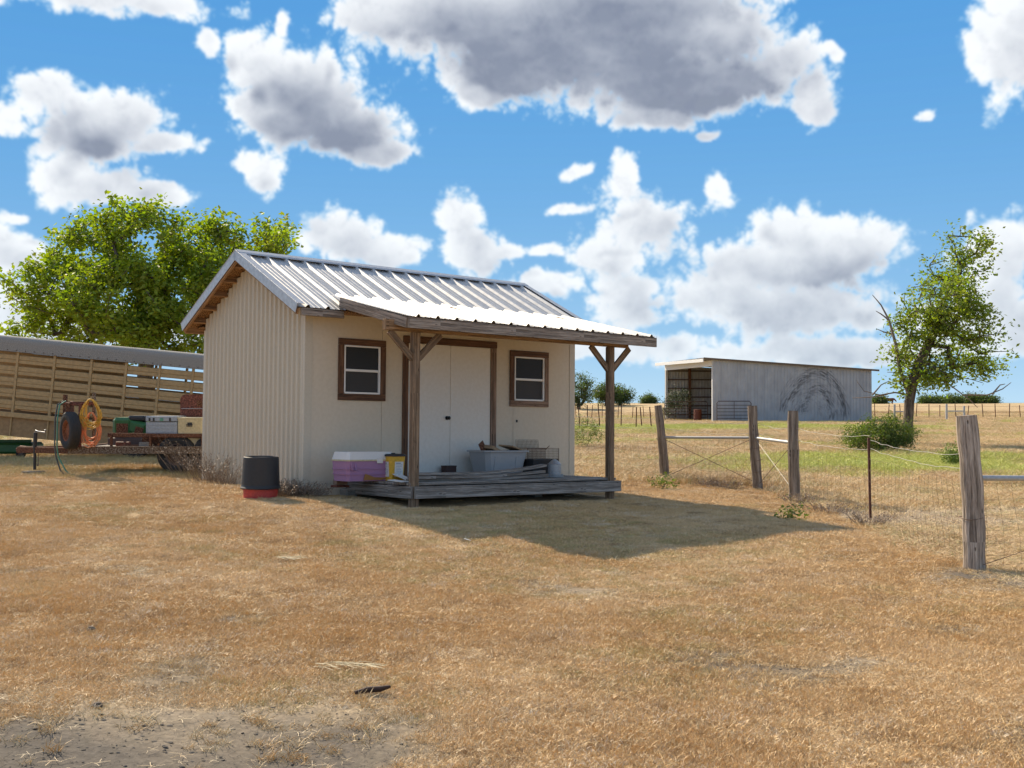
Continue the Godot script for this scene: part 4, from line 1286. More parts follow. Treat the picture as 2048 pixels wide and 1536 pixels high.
# ---------------------------------------------------------------- fences
func rough_post(pos, h, r0, r1, lean, called, m, parent, sides = 14):
	var mb = MB.new()
	mb.off = Vector2(rng.randf() * 5, rng.randf() * 5)
	var pts = []
	var rad = []
	var n = 12
	var bend = Vector3(rng.randf_range(-0.02, 0.02), 0, rng.randf_range(-0.02, 0.02))
	for k in n + 1:
		var f = float(k) / n
		pts.append(pos + Vector3(lean.x * f, -0.15 + (h + 0.15) * f, lean.y * f) + bend * sin(f * PI))
		rad.append(lerpf(r0, r1, f) * (1 + 0.05 * sin(k * 1.9 + pos.x * 7)))
	mb.tube(pts, rad, sides)
	# weathered hollows between ridges
	for k in mb.v.size():
		if k >= (n + 1) * (sides + 1): break
		var a = float(k % (sides + 1)) / sides * TAU
		mb.v[k] -= mb.n[k] * (0.010 * (0.5 + 0.5 * sin(a * 5.0 + pos.x)) + 0.006 * noise_a.get_noise_2d(a * 6.0, mb.v[k].y * 2.0))
	return put(mb, called, m, parent)

func strand(p, q, sag, rad, called, m, parent, n = 10, jitter = 0.0):
	var pts = []
	for k in n + 1:
		var f = float(k) / n
		pts.append(p.lerp(q, f) - Vector3(0, sag * 4 * f * (1 - f), 0) + Vector3(0, rng.randf_range(-jitter, jitter), 0))
	var mb = MB.new()
	mb.tube(pts, rad, 4, false)
	return put(mb, called, m, parent)

func make_fences():
	var A = on_ground(1948, 1137)
	var B = on_ground(1590, 1000)
	var T = on_ground(1741, 1040)
	var C = on_ground(1517, 977)
	var Dp = on_ground(1330, 961)
	var f = thing("wire_fence", "weathered cedar post and woven wire fence along the yard edge", "fence")
	var hA = (1137.0 - 832.0) / FPX * -A.z
	var hB = (1000.0 - 822.0) / FPX * -B.z
	var hC = (977.0 - 812.0) / FPX * -C.z
	var hD = (961.0 - 811.0) / FPX * -Dp.z
	var hT = (1040.0 - 876.0) / FPX * -T.z
	rough_post(A, hA, 0.112, 0.105, Vector2(-0.07, 0.0), "fence_post", M.pale_wood, f, 18)
	rough_post(B, hB, 0.098, 0.088, Vector2(-0.03, 0), "fence_post", M.fence_wood, f)
	rough_post(C, hC, 0.095, 0.085, Vector2(-0.11, 0), "fence_post", M.fence_wood, f)
	rough_post(Dp, hD, 0.10, 0.075, Vector2(-0.13, 0), "fence_post", M.fence_wood, f)
	board(T - Vector3(0, 0.1, 0), T + Vector3(-0.02, hT, 0), 0.036, 0.03, "steel_post", M.tpost, f, Vector3.BACK)
	# more steel posts along the run behind the shed
	var E = on_ground(1155, 925)
	E.x -= 2.0
	var left = [Dp]
	for k in 3:
		var p = Dp.lerp(Vector3(Dp.x - 9.0, 0, Dp.z - 6.5), (k + 1) / 3.0)
		p.y = ground_y(p.x, p.z)
		left.append(p)
		board(p - Vector3(0, 0.1, 0), p + Vector3(0.03, 1.2, 0), 0.032, 0.026, "steel_post", M.tpost, f, Vector3.BACK)
	# brace pipes
	var up = func(p, h, lean, y): return p + Vector3(lean * y / h, y, 0)
	var yD = (961.0 - 875.0) / FPX * -Dp.z
	var yC = (977.0 - 876.0) / FPX * -C.z
	var yB = (1000.0 - 886.0) / FPX * -B.z
	for pr in [[up.call(Dp, hD, -0.13, yD), up.call(C, hC, -0.11, yC)], [up.call(C, hC, -0.11, yC), up.call(B, hB, -0.03, yB)]]:
		var mb = MB.new()
		var d = (pr[1] - pr[0]).normalized()
		mb.tube([pr[0] + d * 0.06, pr[1] - d * 0.06], 0.026, 10)
		put(mb, "brace_pipe", M.galv, f)
	var yA = (1137.0 - 957.0) / FPX * -A.z
	var G = A + Vector3(2.4, 0, 0.25)
	G.y = ground_y(G.x, G.z)
	rough_post(G, 1.4, 0.10, 0.095, Vector2(0, 0), "fence_post", M.fence_wood, f)
	var mbp = MB.new()
	mbp.tube([A + Vector3(0.07, yA, 0.0), A + Vector3(0.12, yA, 0.0), G + Vector3(-0.08, yA + A.y - G.y, 0)], 0.028, 10)
	put(mbp, "brace_pipe", M.galv, f)
	# woven wire and barbed strands, post to post
	var runs = [[A, T, hA, 8], [T, B, hB, 8], [B, C, hC, 4], [C, Dp, hD, 4], [A, G, 1.35, 4], [Dp, left[1], hD, 3], [left[1], left[2], 1.2, 3], [left[2], left[3], 1.2, 3]]
	for r in runs:
		var p = r[0]; var q = r[1]
		var top = 0.86
		var mb = MB.new()
		var len_ = p.distance_to(q)
		var cols = int(len_ / 0.16)
		var rows = [0.05, 0.15, 0.27, 0.40, 0.55, 0.70, top]
		var off = func(u, y): return Vector3(0.03 * sin(u * 9.0 + y * 3.0), 0.02 * sin(u * 13.0 + p.x), 0.05 * sin(u * 5.0 + y * 4.0))
		for y in rows:
			var pts = []
			for k in 13:
				var u = k / 12.0
				pts.append(p.lerp(q, u) + Vector3(0, y - 0.06 * sin(PI * u) * y, 0) + off.call(u, y))
			mb.tube(pts, 0.0016, 3, false)
		for k in cols:
			var u = (k + 0.5) / cols
			var b = p.lerp(q, u)
			var pts = []
			for y in rows: pts.append(b + Vector3(0, y - 0.06 * sin(PI * u) * y, 0) + off.call(u, y))
			mb.tube(pts, 0.0014, 3, false)
		put(mb, "woven_wire", M.wire_rust, f)
		for y in [0.98, 1.16]:
			if y < r[2] + 0.05 and not (r[0] == A and r[1] == G): strand(p + Vector3(0, minf(y, hT if r[1] == T else 9.0), 0), q + Vector3(0, minf(y, hT * 0.97 if q == T else 9.0), 0), 0.05, 0.0028, "barbed_strand", M.wire, f, 14, 0.012)
	# diagonal tie wires of the brace and loops round the posts
	strand(up.call(Dp, hD, -0.13, yD), C + Vector3(0, 0.08, 0.08), 0.0, 0.005, "tie_wire", M.wire_rust, f, 4)
	strand(up.call(C, hC, -0.11, yC), Dp + Vector3(0, 0.08, 0.08), 0.0, 0.005, "tie_wire", M.wire_rust, f, 4)
	strand(up.call(B, hB, -0.03, yB), C + Vector3(0, 0.08, 0.05), 0.0, 0.005, "tie_wire", M.wire_rust, f, 4)
	strand(up.call(C, hC, -0.11, yC), B + Vector3(0, 0.1, 0.05), 0.0, 0.004, "tie_wire", M.wire, f, 4)
	strand(A + Vector3(0.05, 0.05, 0.1), G + Vector3(0, yA, 0.05), 0.0, 0.004, "tie_wire", M.wire_rust, f, 4)
	for lp in [[C, 0.3, 0.098, -0.11, hC], [C, 0.5, 0.098, -0.11, hC], [C, 0.72, 0.096, -0.11, hC], [C, 0.96, 0.094, -0.11, hC], [B, 0.8, 0.096, -0.03, hB], [A, 0.5, 0.114, -0.07, hA], [Dp, 0.78, 0.096, -0.13, hD]]:
		var mb = MB.new()
		var pts = []
		var c = up.call(lp[0], lp[4], lp[3], lp[1])
		for k in 17:
			var a = TAU * k / 16.0
			pts.append(c + Vector3(cos(a) * lp[2], 0.01 * sin(a * 2 + lp[1]), sin(a) * lp[2]))
		mb.tube(pts, 0.004, 4, false)
		put(mb, "wire_loop", M.wire_rust, f)
	# far fence lines
	var ff = thing("field_fence", "distant thin post and wire fence across the dry pasture", "fence")
	var line = []
	for px in range(1100, 2140, 27):
		var dd = 98.0 + (px - 1600.0) * -0.006 + rng.randf_range(-1, 1)
		var b = at(px + rng.randf_range(-5, 5), 806.0, dd)
		b.y = ground_y(b.x, b.z)
		line.append(b)
		board(b - Vector3(0, 0.1, 0), b + Vector3(rng.randf_range(-0.12, 0.12), rng.randf_range(1.0, 1.3), 0), 0.055, 0.055, "fence_post", M.tpost, ff, Vector3.BACK)
	for k in line.size() - 1:
		for y in [0.5, 1.0]: strand(line[k] + Vector3(0, y, 0), line[k + 1] + Vector3(0, y, 0), 0.02, 0.008, "fence_wire", M.wire_rust, ff, 2)
	var nf = thing("pasture_fence", "leaning steel post fence between the shed and the barn", "fence")
	var ln = []
	for q in [[1160, 838], [1175, 834], [1200, 840], [1242, 842], [1272, 838], [1284, 834], [1303, 838]]:
		var b = at(q[0], 806.0, 62.0 + rng.randf_range(-3, 3))
		b.y = ground_y(b.x, b.z)
		ln.append(b)
		board(b - Vector3(0, 0.1, 0), b + Vector3(rng.randf_range(-0.12, 0.05), rng.randf_range(1.1, 1.4), 0), 0.055, 0.055, "fence_post", M.tpost, nf, Vector3.BACK)
	for k in ln.size() - 1: strand(ln[k] + Vector3(0, 1.0, 0), ln[k + 1] + Vector3(0, 1.0, 0), 0.02, 0.006, "fence_wire", M.wire_rust, nf, 2)
	# white pipe braces far to the side of the barn
	for q in [[1789, 820, 1812], [1893, 822, 1928]]:
		var d = 88.0
		var g = thing("pipe_brace", "pale pipe fence brace in the far pasture %s" % ("beside the tree trunk" if q[0] < 1850 else "behind the cedar corner post"), "fence brace", at(q[0], 806, d))
		g.position.y = ground_y(g.position.x, g.position.z)
		var w = (q[2] - q[0]) / FPX * d
		board(Vector3(0, -0.1, 0), Vector3(0, 1.25, 0), 0.13, 0.13, "brace_post", M.galv, g, Vector3.BACK)
		board(Vector3(w, -0.1, 0), Vector3(w, 1.1, 0), 0.13, 0.13, "brace_post", M.galv, g, Vector3.BACK)
		board(Vector3(0.07, 0.7, 0), Vector3(w - 0.07, 0.7, 0), 0.09, 0.09, "brace_rail", M.galv, g)

# ---------------------------------------------------------------- plants
func leaves(mb, n, leaf, spread, at_, col):
	for k in n:
		var p = at_ + Vector3(rng.randfn(), rng.randfn() * 0.8, rng.randfn()) * spread * 0.5
		var d = Vector3(rng.randf_range(-1, 1), rng.randf_range(-0.8, 0.5), rng.randf_range(-1, 1)).normalized()
		var s = d.cross(Vector3(rng.randf_range(-1, 1), rng.randf_range(-1, 1), rng.randf_range(-1, 1))).normalized()
		var l = leaf * rng.randf_range(0.7, 1.3)
		var nn = d.cross(s).normalized()
		var mid = p + d * l * 0.5 + nn * l * 0.08
		mb.quad(p, mid - s * l * 0.26, p + d * l, mid + s * l * 0.26)
		var v = rng.randf_range(0.7, 1.2)
		var c = Color(col.r * v, col.g * v, col.b * v)
		mb.c.append_array(PackedColorArray([c, c, c, c]))

func scatter(called, mesh_, material, xfs, cols, parent):
	var mm = MultiMesh.new()
	mm.transform_format = MultiMesh.TRANSFORM_3D
	mm.use_colors = cols != null
	mm.mesh = mesh_
	mm.instance_count = xfs.size()
	for k in xfs.size():
		mm.set_instance_transform(k, xfs[k])
		if cols != null: mm.set_instance_color(k, cols[k])
	var o = MultiMeshInstance3D.new()
	o.name = called
	o.multimesh = mm
	o.material_override = material
	parent.add_child(o, true)
	return o

# lobes: [centre, radii]; trunk: points with radius at the start; tips join the nearest limb already grown
func grow(parent, trunk, r_trunk, lobes, tips, per_tip, leaf, spread, leaf_mat, bark_mat, shell = 0.55, twig_r = 0.006):
	var pos = []
	var par = []
	for k in trunk.size():
		pos.append(trunk[k]); par.append(k - 1)
	var vol = []
	var tot = 0.0
	for l in lobes:
		tot += l[1].x * l[1].y * l[1].z
		vol.append(tot)
	var cand = []
	for k in tips:
		var u = rng.randf() * tot
		var j = 0
		while vol[j] < u: j += 1
		var l = lobes[j]
		var d = Vector3(rng.randfn(), rng.randfn(), rng.randfn()).normalized() * lerpf(shell, 1.0, rng.randf())
		cand.append(l[0] + d * l[1])
	var root = trunk[trunk.size() - 1]
	cand.sort_custom(func(a, b): return a.distance_squared_to(root) < b.distance_squared_to(root))
	var ends = []
	for c in cand:
		var best = -1
		var bd = 1e9
		for k in range(maxi(1, trunk.size() / 2), pos.size()):
			var dd = pos[k].distance_to(c) + (0.35 * absf(pos[k].y - c.y) if pos[k].y > c.y else 0.0)
			if dd < bd: bd = dd; best = k
		var from = pos[best]
		var n = clampi(int(bd / 0.45), 1, 6)
		var prev = best
		for q in n:
			var f = (q + 1.0) / n
			var p = from.lerp(c, f) + Vector3(rng.randf_range(-1, 1), rng.randf_range(-0.5, 1), rng.randf_range(-1, 1)) * 0.07 * bd * (1 - f)
			pos.append(p); par.append(prev); prev = pos.size() - 1
		ends.append(prev)
	# thickness by how much hangs on each limb
	var load_ = []
	load_.resize(pos.size()); load_.fill(0.0)
	for e in ends:
		var k = e
		while k >= 0:
			load_[k] += 1.0
			k = par[k]
	var mx = maxf(load_[0], 1.0)
	var limb = MB.new()
	var kids = {}
	for k in pos.size():
		if par[k] >= 0:
			var ra = maxf(twig_r, r_trunk * pow(load_[par[k]] / mx, 0.48))
			var rb = maxf(twig_r * 0.6, r_trunk * pow(load_[k] / mx, 0.48))
			if par[k] == 0: ra *= 1.25
			limb.tube([pos[par[k]], pos[k]], [minf(ra, rb * 1.6), rb], 7 if rb > 0.03 else 4, false)
	put(limb, "trunk", bark_mat, parent)
	var mb = MB.new()
	for e in ends:
		for q in per_tip:
			var f = rng.randf()
			var b = pos[par[e]].lerp(pos[e], f * 1.1) + Vector3(rng.randfn(), rng.randfn() * 0.8, rng.randfn()) * spread * 0.75
			var v = rng.randf_range(0.75, 1.2)
			leaves(mb, 9, leaf * rng.randf_range(0.75, 1.25), spread, b, Color(v * rng.randf_range(0.85, 1.25), v, v * rng.randf_range(0.7, 1.1)))
	put(mb, "crown", leaf_mat, parent)
	return ends.size()

func leafy_thing(called, label, category, pos, lobes, tips, per_tip, leaf, m, r_trunk, group = ""):
	var t = thing(called, label, category, pos, group)
	var mid = Vector3.ZERO
	for l in lobes: mid += l[0] / lobes.size()
	grow(t, [Vector3(0, -0.1, 0), mid * Vector3(0.3, 0.25, 0.3), mid * Vector3(0.8, 0.55, 0.8)], r_trunk, lobes, tips, per_tip, leaf, leaf * 2.4, m, M.bark, 0.45, 0.004)
	return t

func make_trees():
	# the broad tree behind the stock trailer
	var D = 31.5
	var base = at(300.0, 880.0, D)
	base.y = ground_y(base.x, base.z)
	var t = thing("shade_tree", "broad leafy yellow-green tree behind the stock trailer", "tree", base)
	var lobes = []
	for l in [[110, 590, 75, 70], [190, 500, 95, 80], [290, 475, 100, 72], [410, 490, 100, 60], [520, 480, 80, 50], [570, 470, 42, 34], [250, 590, 150, 90], [370, 590, 120, 95], [90, 650, 85, 40], [450, 560, 90, 75], [45, 560, 34, 40], [200, 660, 150, 45], [330, 670, 130, 50]]:
		var c = at(l[0], l[1], D + rng.randf_range(-1.2, 1.2)) - base
		lobes.append([c, Vector3(l[2] / FPX * D, l[3] / FPX * D, (l[2] + l[3]) * 0.5 / FPX * D * 1.1)])
	for l in [[150, 415, 14, 30], [235, 420, 18, 25], [290, 410, 18, 22], [415, 425, 16, 30], [450, 440, 14, 26], [596, 462, 14, 16], [20, 600, 20, 34], [12, 680, 20, 30]]:
		var c = at(l[0], l[1], D) - base
		lobes.append([c, Vector3(l[2] / FPX * D, l[3] / FPX * D, l[2] / FPX * D) * 1.3])
	var q1 = at(290, 760, D) - base
	var q2 = at(300, 660, D) - base
	grow(t, [Vector3(0, -0.2, 0), Vector3(0.02, 0.6, 0), q1, q2], 0.22, lobes, 520, 9, 0.14, 0.22, M.leaf_lime, M.bark, 0.55)
	# the lopsided tree in the field
	D = 37.0
	base = at(1814.0, 895.0, D)
	base.y = ground_y(base.x, base.z)
	t = thing("field_tree", "lopsided thin tree with bare dead limbs standing in the pasture", "tree", base)
	lobes = []
	for l in [[1940, 490, 50, 46], [1900, 540, 52, 42], [1885, 600, 85, 48], [1925, 640, 85, 52], [1835, 650, 55, 45], [2000, 705, 42, 20], [1910, 710, 95, 38], [1820, 700, 48, 45], [1870, 755, 70, 25], [1955, 565, 32, 40], [1885, 475, 18, 22], [1985, 500, 16, 30], [1965, 735, 55, 20], [1795, 745, 26, 28], [1795, 690, 32, 40], [1840, 770, 60, 20], [1920, 760, 60, 18]]:
		var c = at(l[0], l[1], D + rng.randf_range(-0.9, 0.9)) - base
		lobes.append([c, Vector3(l[2] / FPX * D, l[3] / FPX * D, (l[2] + l[3]) * 0.5 / FPX * D)])
	var tk = [Vector3(0, -0.2, 0)]
	for p in [[1816, 850], [1819, 800], [1824, 770], [1836, 735], [1856, 690], [1880, 640]]: tk.append(at(p[0], p[1], D) - base)
	grow(t, tk, 0.165, lobes, 360, 4, 0.125, 0.22, M.leaf_mid, M.bark, 0.5)
	for br in [[[1822, 800], [1800, 740], [1792, 690], [1778, 640], [1762, 610], [1745, 590]], [[1778, 640], [1762, 628], [1752, 622]], [[1785, 668], [1768, 664], [1754, 658]], [[1822, 790], [1790, 785], [1760, 790], [1728, 782], [1712, 760]], [[1775, 788], [1745, 794], [1705, 796]], [[1745, 790], [1762, 770], [1778, 762]], [[1930, 790], [1975, 790], [2005, 778], [2022, 765]], [[1850, 740], [1900, 770], [1940, 800], [1955, 815]], [[1985, 788], [2000, 770], [2010, 768]]]:
		var mb = MB.new()
		var pts = []
		var rad = []
		for k in br.size():
			pts.append(at(br[k][0], br[k][1], D + 0.3 * sin(k * 2.0 + br[0][0])) - base)
			rad.append(lerpf(0.075 if br.size() > 5 else 0.032, 0.010, float(k) / (br.size() - 1)))
		mb.tube(pts, rad, 6)
		put(mb, "dead_limb", M.dead_wood, t)
	# bush at its foot
	var bp = on_ground(1768, 905)
	leafy_thing("thorn_bush", "dense dark green bush at the foot of the lopsided tree", "bush", bp, [[Vector3(-0.35, 0.45, 0), Vector3(1.0, 0.5, 0.8)], [Vector3(0.45, 0.6, 0), Vector3(0.55, 0.55, 0.5)], [Vector3(-0.1, 0.85, 0), Vector3(0.35, 0.35, 0.35)]], 260, 7, 0.05, M.leaf_bush, 0.03)
	# far trees
	for q in [[1157, 775, 34, 42, 118.0, "rounded far tree close beside the shed corner"], [1213, 785, 27, 22, 125.0, "broad round-crowned far tree standing past the porch post"], [1240, 789, 26, 18, 127.0, "low far tree crown beside the broad round tree"], [1298, 801, 8, 6, 210.0, "tiny far tree on the horizon before the barn"], [1760, 803, 9, 6, 230.0, "tiny far tree on the horizon past the barn"], [1860, 802, 24, 5, 200.0, "low far tree behind the trunk of the lopsided tree"], [1905, 801, 20, 6, 205.0, "low rounded far tree in the horizon treeline"], [1945, 799, 16, 8, 210.0, "tallest far tree in the horizon treeline"], [1975, 802, 16, 5, 208.0, "far tree at the end of the horizon treeline"]]:
		var d = q[4]
		var b = at(q[0], 806, d)
		b.y = ground_y(b.x, b.z)
		var c = at(q[0], q[1], d) - b
		var s = d / FPX
		leafy_thing("far_tree", q[5], "tree", b, [[c, Vector3(q[2] * s, q[3] * s, q[2] * s)], [c + Vector3(q[2] * s * 0.5, -q[3] * s * 0.4, 0), Vector3(q[2] * s, q[3] * s, q[2] * s) * 0.6], [c + Vector3(-q[2] * s * 0.5, -q[3] * s * 0.35, 0), Vector3(q[2] * s, q[3] * s, q[2] * s) * 0.6]], 110, 6, 0.14 * d / 110.0, M.leaf_far, 0.2, "trees on the horizon")
	# green weeds near the shed corner, small plants at the fence
	for q in [[1170, 900, 0.55, "bright green bushy weed growing beyond the porch corner"], [1325, 978, 0.09, "small grey-green weed at the foot of the leaning fence post"], [1583, 1040, 0.09, "small green weed sprouting from the dry grass by the wire"], [1905, 935, 0.25, "low green weed patch behind the cedar corner post"]]:
		var p = on_ground(q[0], q[1])
		var h = q[2]
		leafy_thing("green_weed", q[3], "weed", p, [[Vector3(0, h, 0), Vector3(h * 0.9, h * 0.9, h * 0.9)], [Vector3(h * 0.6, h * 0.6, 0), Vector3(h, h, h) * 0.6]], 40 if h > 0.2 else 16, 5 if h > 0.2 else 2, 0.045, M.weed_green if h > 0.2 else M.leaf_bush, 0.008)

func dead_weed(label, pos, h, n, spread, lean):
	var t = thing("dead_weed", label, "weed", pos, "dead weeds along the shed wall")
	var mb = MB.new()
	for k in n:
		var a = rng.randf() * TAU
		var b = Vector3(cos(a), 0, sin(a)) * rng.randf() * spread
		b.y = ground_y(pos.x + b.x, pos.z + b.z) - pos.y - 0.02
		var d = Vector3(cos(a) * 0.5 + lean, rng.randf_range(0.5, 1.1), sin(a) * 0.5).normalized()
		var l = h * rng.randf_range(0.45, 1.1)
		var pts = [b]
		for q in 4: pts.append(pts[q] + (d + Vector3(rng.randf_range(-0.25, 0.25), -0.12 * q, rng.randf_range(-0.25, 0.25))) * l / 4)
		mb.tube(pts, [0.0035, 0.003, 0.0025, 0.002, 0.0015], 3, false)
		for q in 7:
			var p = pts[2].lerp(pts[4], rng.randf()) + Vector3(rng.randfn(), rng.randfn(), rng.randfn()) * 0.012
			var e = Vector3(rng.randfn(), rng.randfn(), rng.randfn()).normalized() * 0.022
			var s = e.cross(Vector3(0.3, 1, 0.2)).normalized() * 0.008
			mb.quad(p, p + e * 0.5 - s, p + e, p + e * 0.5 + s)
	mb.c.resize(mb.v.size())
	for k in mb.v.size(): mb.c[k] = Color(1, 1, 1) * (0.8 + 0.4 * fmod(absf(mb.v[k].x) * 37.0, 1.0))
	put(mb, "dry_stems", M.weed_dead, t)

# ---------------------------------------------------------------- things on the porch
func porch_thing(called, label, category, px, z, dy = 0.0):
	var l = on_shed(px, 900.0, 2, z)
	var t = thing(called, label, category)
	t.transform = shed_xf * X(Vector3(l.x, 0.112 + dy, z))
	return t

func taper_box(mb, s0, s1, y0, y1, ch = 0.02):
	# s0, s1: half sizes at the foot and at the top; corners are cut
	var ring = func(s, y):
		var c = minf(ch, minf(s.x, s.y) * 0.6)
		return [Vector3(-s.x + c, y, s.y), Vector3(s.x - c, y, s.y), Vector3(s.x, y, s.y - c), Vector3(s.x, y, -s.y + c), Vector3(s.x - c, y, -s.y), Vector3(-s.x + c, y, -s.y), Vector3(-s.x, y, -s.y + c), Vector3(-s.x, y, s.y - c)]
	var a = ring.call(s0, y0)
	var b = ring.call(s1, y1)
	for k in 8:
		var j = (k + 1) % 8
		mb.quad(a[k], a[j], b[j], b[k], Vector2(k * 0.1, y0), Vector2(k * 0.1 + 0.1, y0), Vector2(k * 0.1 + 0.1, y1), Vector2(k * 0.1, y1))
	for k in range(1, 7):
		mb.tri(b[0], b[k], b[k + 1])
		mb.tri(a[0], a[k + 1], a[k])

func make_porch_things():
	# cooler
	var c = porch_thing("ice_cooler", "faded purple ice cooler with white lid and broken corner", "cooler", 727.0, 0.62)
	var mb = MB.new()
	taper_box(mb, Vector2(0.355, 0.19), Vector2(0.375, 0.21), 0.0, 0.265, 0.035)
	put(mb, "cooler_body", M.purple, c)
	for y in [0.085, 0.155]:
		var bd = MB.new()
		taper_box(bd, Vector2(0.368, 0.203) + Vector2.ONE * y * 0.06, Vector2(0.368, 0.203) + Vector2.ONE * (y * 0.06 + 0.001), y, y + 0.012, 0.036)
		put(bd, "moulded_band", M.purple, c)
	var brk = MB.new()
	brk.tri(Vector3(-0.12, 0.012, 0.203), Vector3(0.16, 0.012, 0.203), Vector3(-0.10, 0.10, 0.212))
	brk.tri(Vector3(0.16, 0.012, 0.203), Vector3(0.30, 0.04, 0.206), Vector3(-0.06, 0.055, 0.2085))
	put(brk, "broken_foam", M.foam, c)
	var cl = MB.new()
	taper_box(cl, Vector2(0.385, 0.22), Vector2(0.385, 0.22), 0.265, 0.285, 0.04)
	put(cl, "lid_rim", M.cream, c)
	var ld = MB.new()
	taper_box(ld, Vector2(0.38, 0.215), Vector2(0.355, 0.19), 0.285, 0.385, 0.04)
	put(ld, "cooler_lid", M.cooler_lid, c)
	var lt = MB.new()
	mbx(lt, Vector3(0.12, 0.27, 0.222), Vector3(0.09, 0.07, 0.014))
	put(lt, "lid_latch", M.cooler_lid, c)
	var hd = MB.new()
	hd.tube([Vector3(-0.31, 0.24, 0.205), Vector3(-0.31, 0.15, 0.225), Vector3(-0.25, 0.15, 0.225), Vector3(-0.25, 0.24, 0.205)], 0.011, 6)
	put(hd, "carry_handle", M.purple, c)
	# wood block and plate beside it
	var wb = porch_thing("wood_block", "stack of small wood offcuts beside the purple cooler", "wood block", 681.0, 0.38, -0.10)
	board(Vector3(-0.1, 0.02, 0), Vector3(0.1, 0.02, 0), 0.03, 0.16, "offcut", M.rust_red, wb)
	board(Vector3(-0.08, 0.075, 0), Vector3(0.09, 0.075, 0), 0.07, 0.10, "offcut", M.trim_old, wb)
	board(Vector3(-0.05, 0.125, 0), Vector3(0.12, 0.125, 0), 0.022, 0.05, "offcut", M.header, wb)
	# yellow pail
	c = porch_thing("yellow_pail", "square yellow plastic pail with black lid and white labels", "bucket", 786.5, 0.82)
	mb = MB.new()
	taper_box(mb, Vector2(0.112, 0.112), Vector2(0.128, 0.128), 0.0, 0.325, 0.03)
	put(mb, "pail_body", M.yellow, c)
	mb = MB.new()
	taper_box(mb, Vector2(0.137, 0.137), Vector2(0.137, 0.137), 0.325, 0.35, 0.03)
	taper_box(mb, Vector2(0.125, 0.125), Vector2(0.12, 0.12), 0.35, 0.358, 0.03)
	mbx(mb, Vector3(0, 0.365, 0), Vector3(0.06, 0.012, 0.02))
	put(mb, "pail_lid", M.black, c)
	for q in [[0, 0.0], [1, -PI / 2]]:
		var lb = MB.new()
		var bs = RY(q[1])
		lb.box(Transform3D(bs * RX(0.049), bs * Vector3(0.015, 0.155, 0.1213)), Vector3(0.135, 0.20, 0.002), 0.0005)
		var lab = put(lb, "label", M.paper, c)
		var tx = MB.new()
		for r in 8:
			var wl = 0.10 * (0.6 + 0.4 * absf(sin(r * 2.3)))
			tx.box(Transform3D(bs * RX(0.049), bs * Vector3(0.015 - (0.10 - wl) / 2, 0.085 + r * 0.021, 0.1186 + r * 0.00103)), Vector3(wl, 0.006 if r < 7 else 0.014, 0.002), 0.0003)
		put(tx, "print_lines", M.print, lab)
	# two loose sheets
	var pc = 0
	for q in [[806.0, 1.02, 0.055, "pale flat tile leaning on the yellow pail"], [797.0, 1.36, 0.02, "pale flat tile lying at the porch edge"]]:
		var t = porch_thing("floor_tile", q[3], "tile", q[0], q[1])
		mb = MB.new()
		mb.box(X(Vector3(0, q[2], 0), RY(0.5) * RX(0.35 if pc == 0 else 0.10)), Vector3(0.20, 0.006, 0.22), 0.001)
		put(mb, "tile_sheet", M.paper, t)
		pc += 1
	# dark tin
	c = porch_thing("metal_tin", "small dark maroon tin standing against the white doors", "tin", 898.0, 0.14)
	mb = MB.new()
	taper_box(mb, Vector2(0.092, 0.07), Vector2(0.092, 0.07), 0.0, 0.15, 0.008)
	put(mb, "tin_body", M.maroon, c)
	mb = MB.new()
	taper_box(mb, Vector2(0.096, 0.074), Vector2(0.096, 0.074), 0.15, 0.165, 0.008)
	put(mb, "tin_lid", M.maroon, c)
	# grey tote
	c = porch_thing("storage_tote", "large grey plastic tote heaped with scraps", "tote", 996.0, 0.42)
	mb = MB.new()
	taper_box(mb, Vector2(0.33, 0.20), Vector2(0.40, 0.25), 0.0, 0.37, 0.06)
	for q in [-0.20, 0.20]:
		mb.box(X(Vector3(q, 0.18, 0.227), RX(0.13)), Vector3(0.10, 0.26, 0.014), 0.006)
	put(mb, "tote_body", M.tote, c)
	mb = MB.new()
	taper_box(mb, Vector2(0.425, 0.275), Vector2(0.425, 0.275), 0.37, 0.392, 0.06)
	put(mb, "tote_rim", M.tote, c)
	for q in [[-0.34, 0.44, 0.5, Vector3(0.13, 0.16, 0.01), M.rust, "torn rust-brown board sticking up from the grey tote"], [-0.16, 0.41, -0.3, Vector3(0.28, 0.05, 0.2), M.cardboard, "crumpled cardboard lying in the grey tote"], [0.22, 0.425, -0.22, Vector3(0.36, 0.02, 0.26), M.cardboard, "bent cardboard flap over the grey tote rim"]]:
		var t = thing("cardboard_scrap", q[5], "scrap")
		t.transform = c.transform * X(Vector3(q[0], 0, 0.06))
		mb = MB.new()
		mb.box(X(Vector3(0, q[1], 0), RZ(q[2]) * RY(0.3)), q[3], 0.002)
		put(mb, "scrap_sheet", q[4], t)
	# wire cage
	c = porch_thing("wire_cage", "rusted square-mesh wire cage against the shed wall", "cage", 1073.0, 0.30)
	mb = MB.new()
	for fz in [0.16, -0.16]:
		for k in 25: mb.tube([Vector3(-0.32 + k * 0.0267, 0.0, fz), Vector3(-0.32 + k * 0.0267, 0.42, fz)], 0.0024, 3, false)
		for k in 17: mb.tube([Vector3(-0.32, k * 0.0262, fz), Vector3(0.32, k * 0.0262, fz)], 0.0024, 3, false)
	for k in 13: mb.tube([Vector3(-0.32 + k * 0.0533, 0.42, -0.16), Vector3(-0.32 + k * 0.0533, 0.42, 0.16)], 0.0016, 3, false)
	put(mb, "wire_mesh", M.wire_rust, c)
	mb = MB.new()
	for k in 18: mb.tube([Vector3(-0.28 + k * 0.0267, 0.42, -0.15), Vector3(-0.28 + k * 0.0267, 0.55, -0.17)], 0.0024, 3, false)
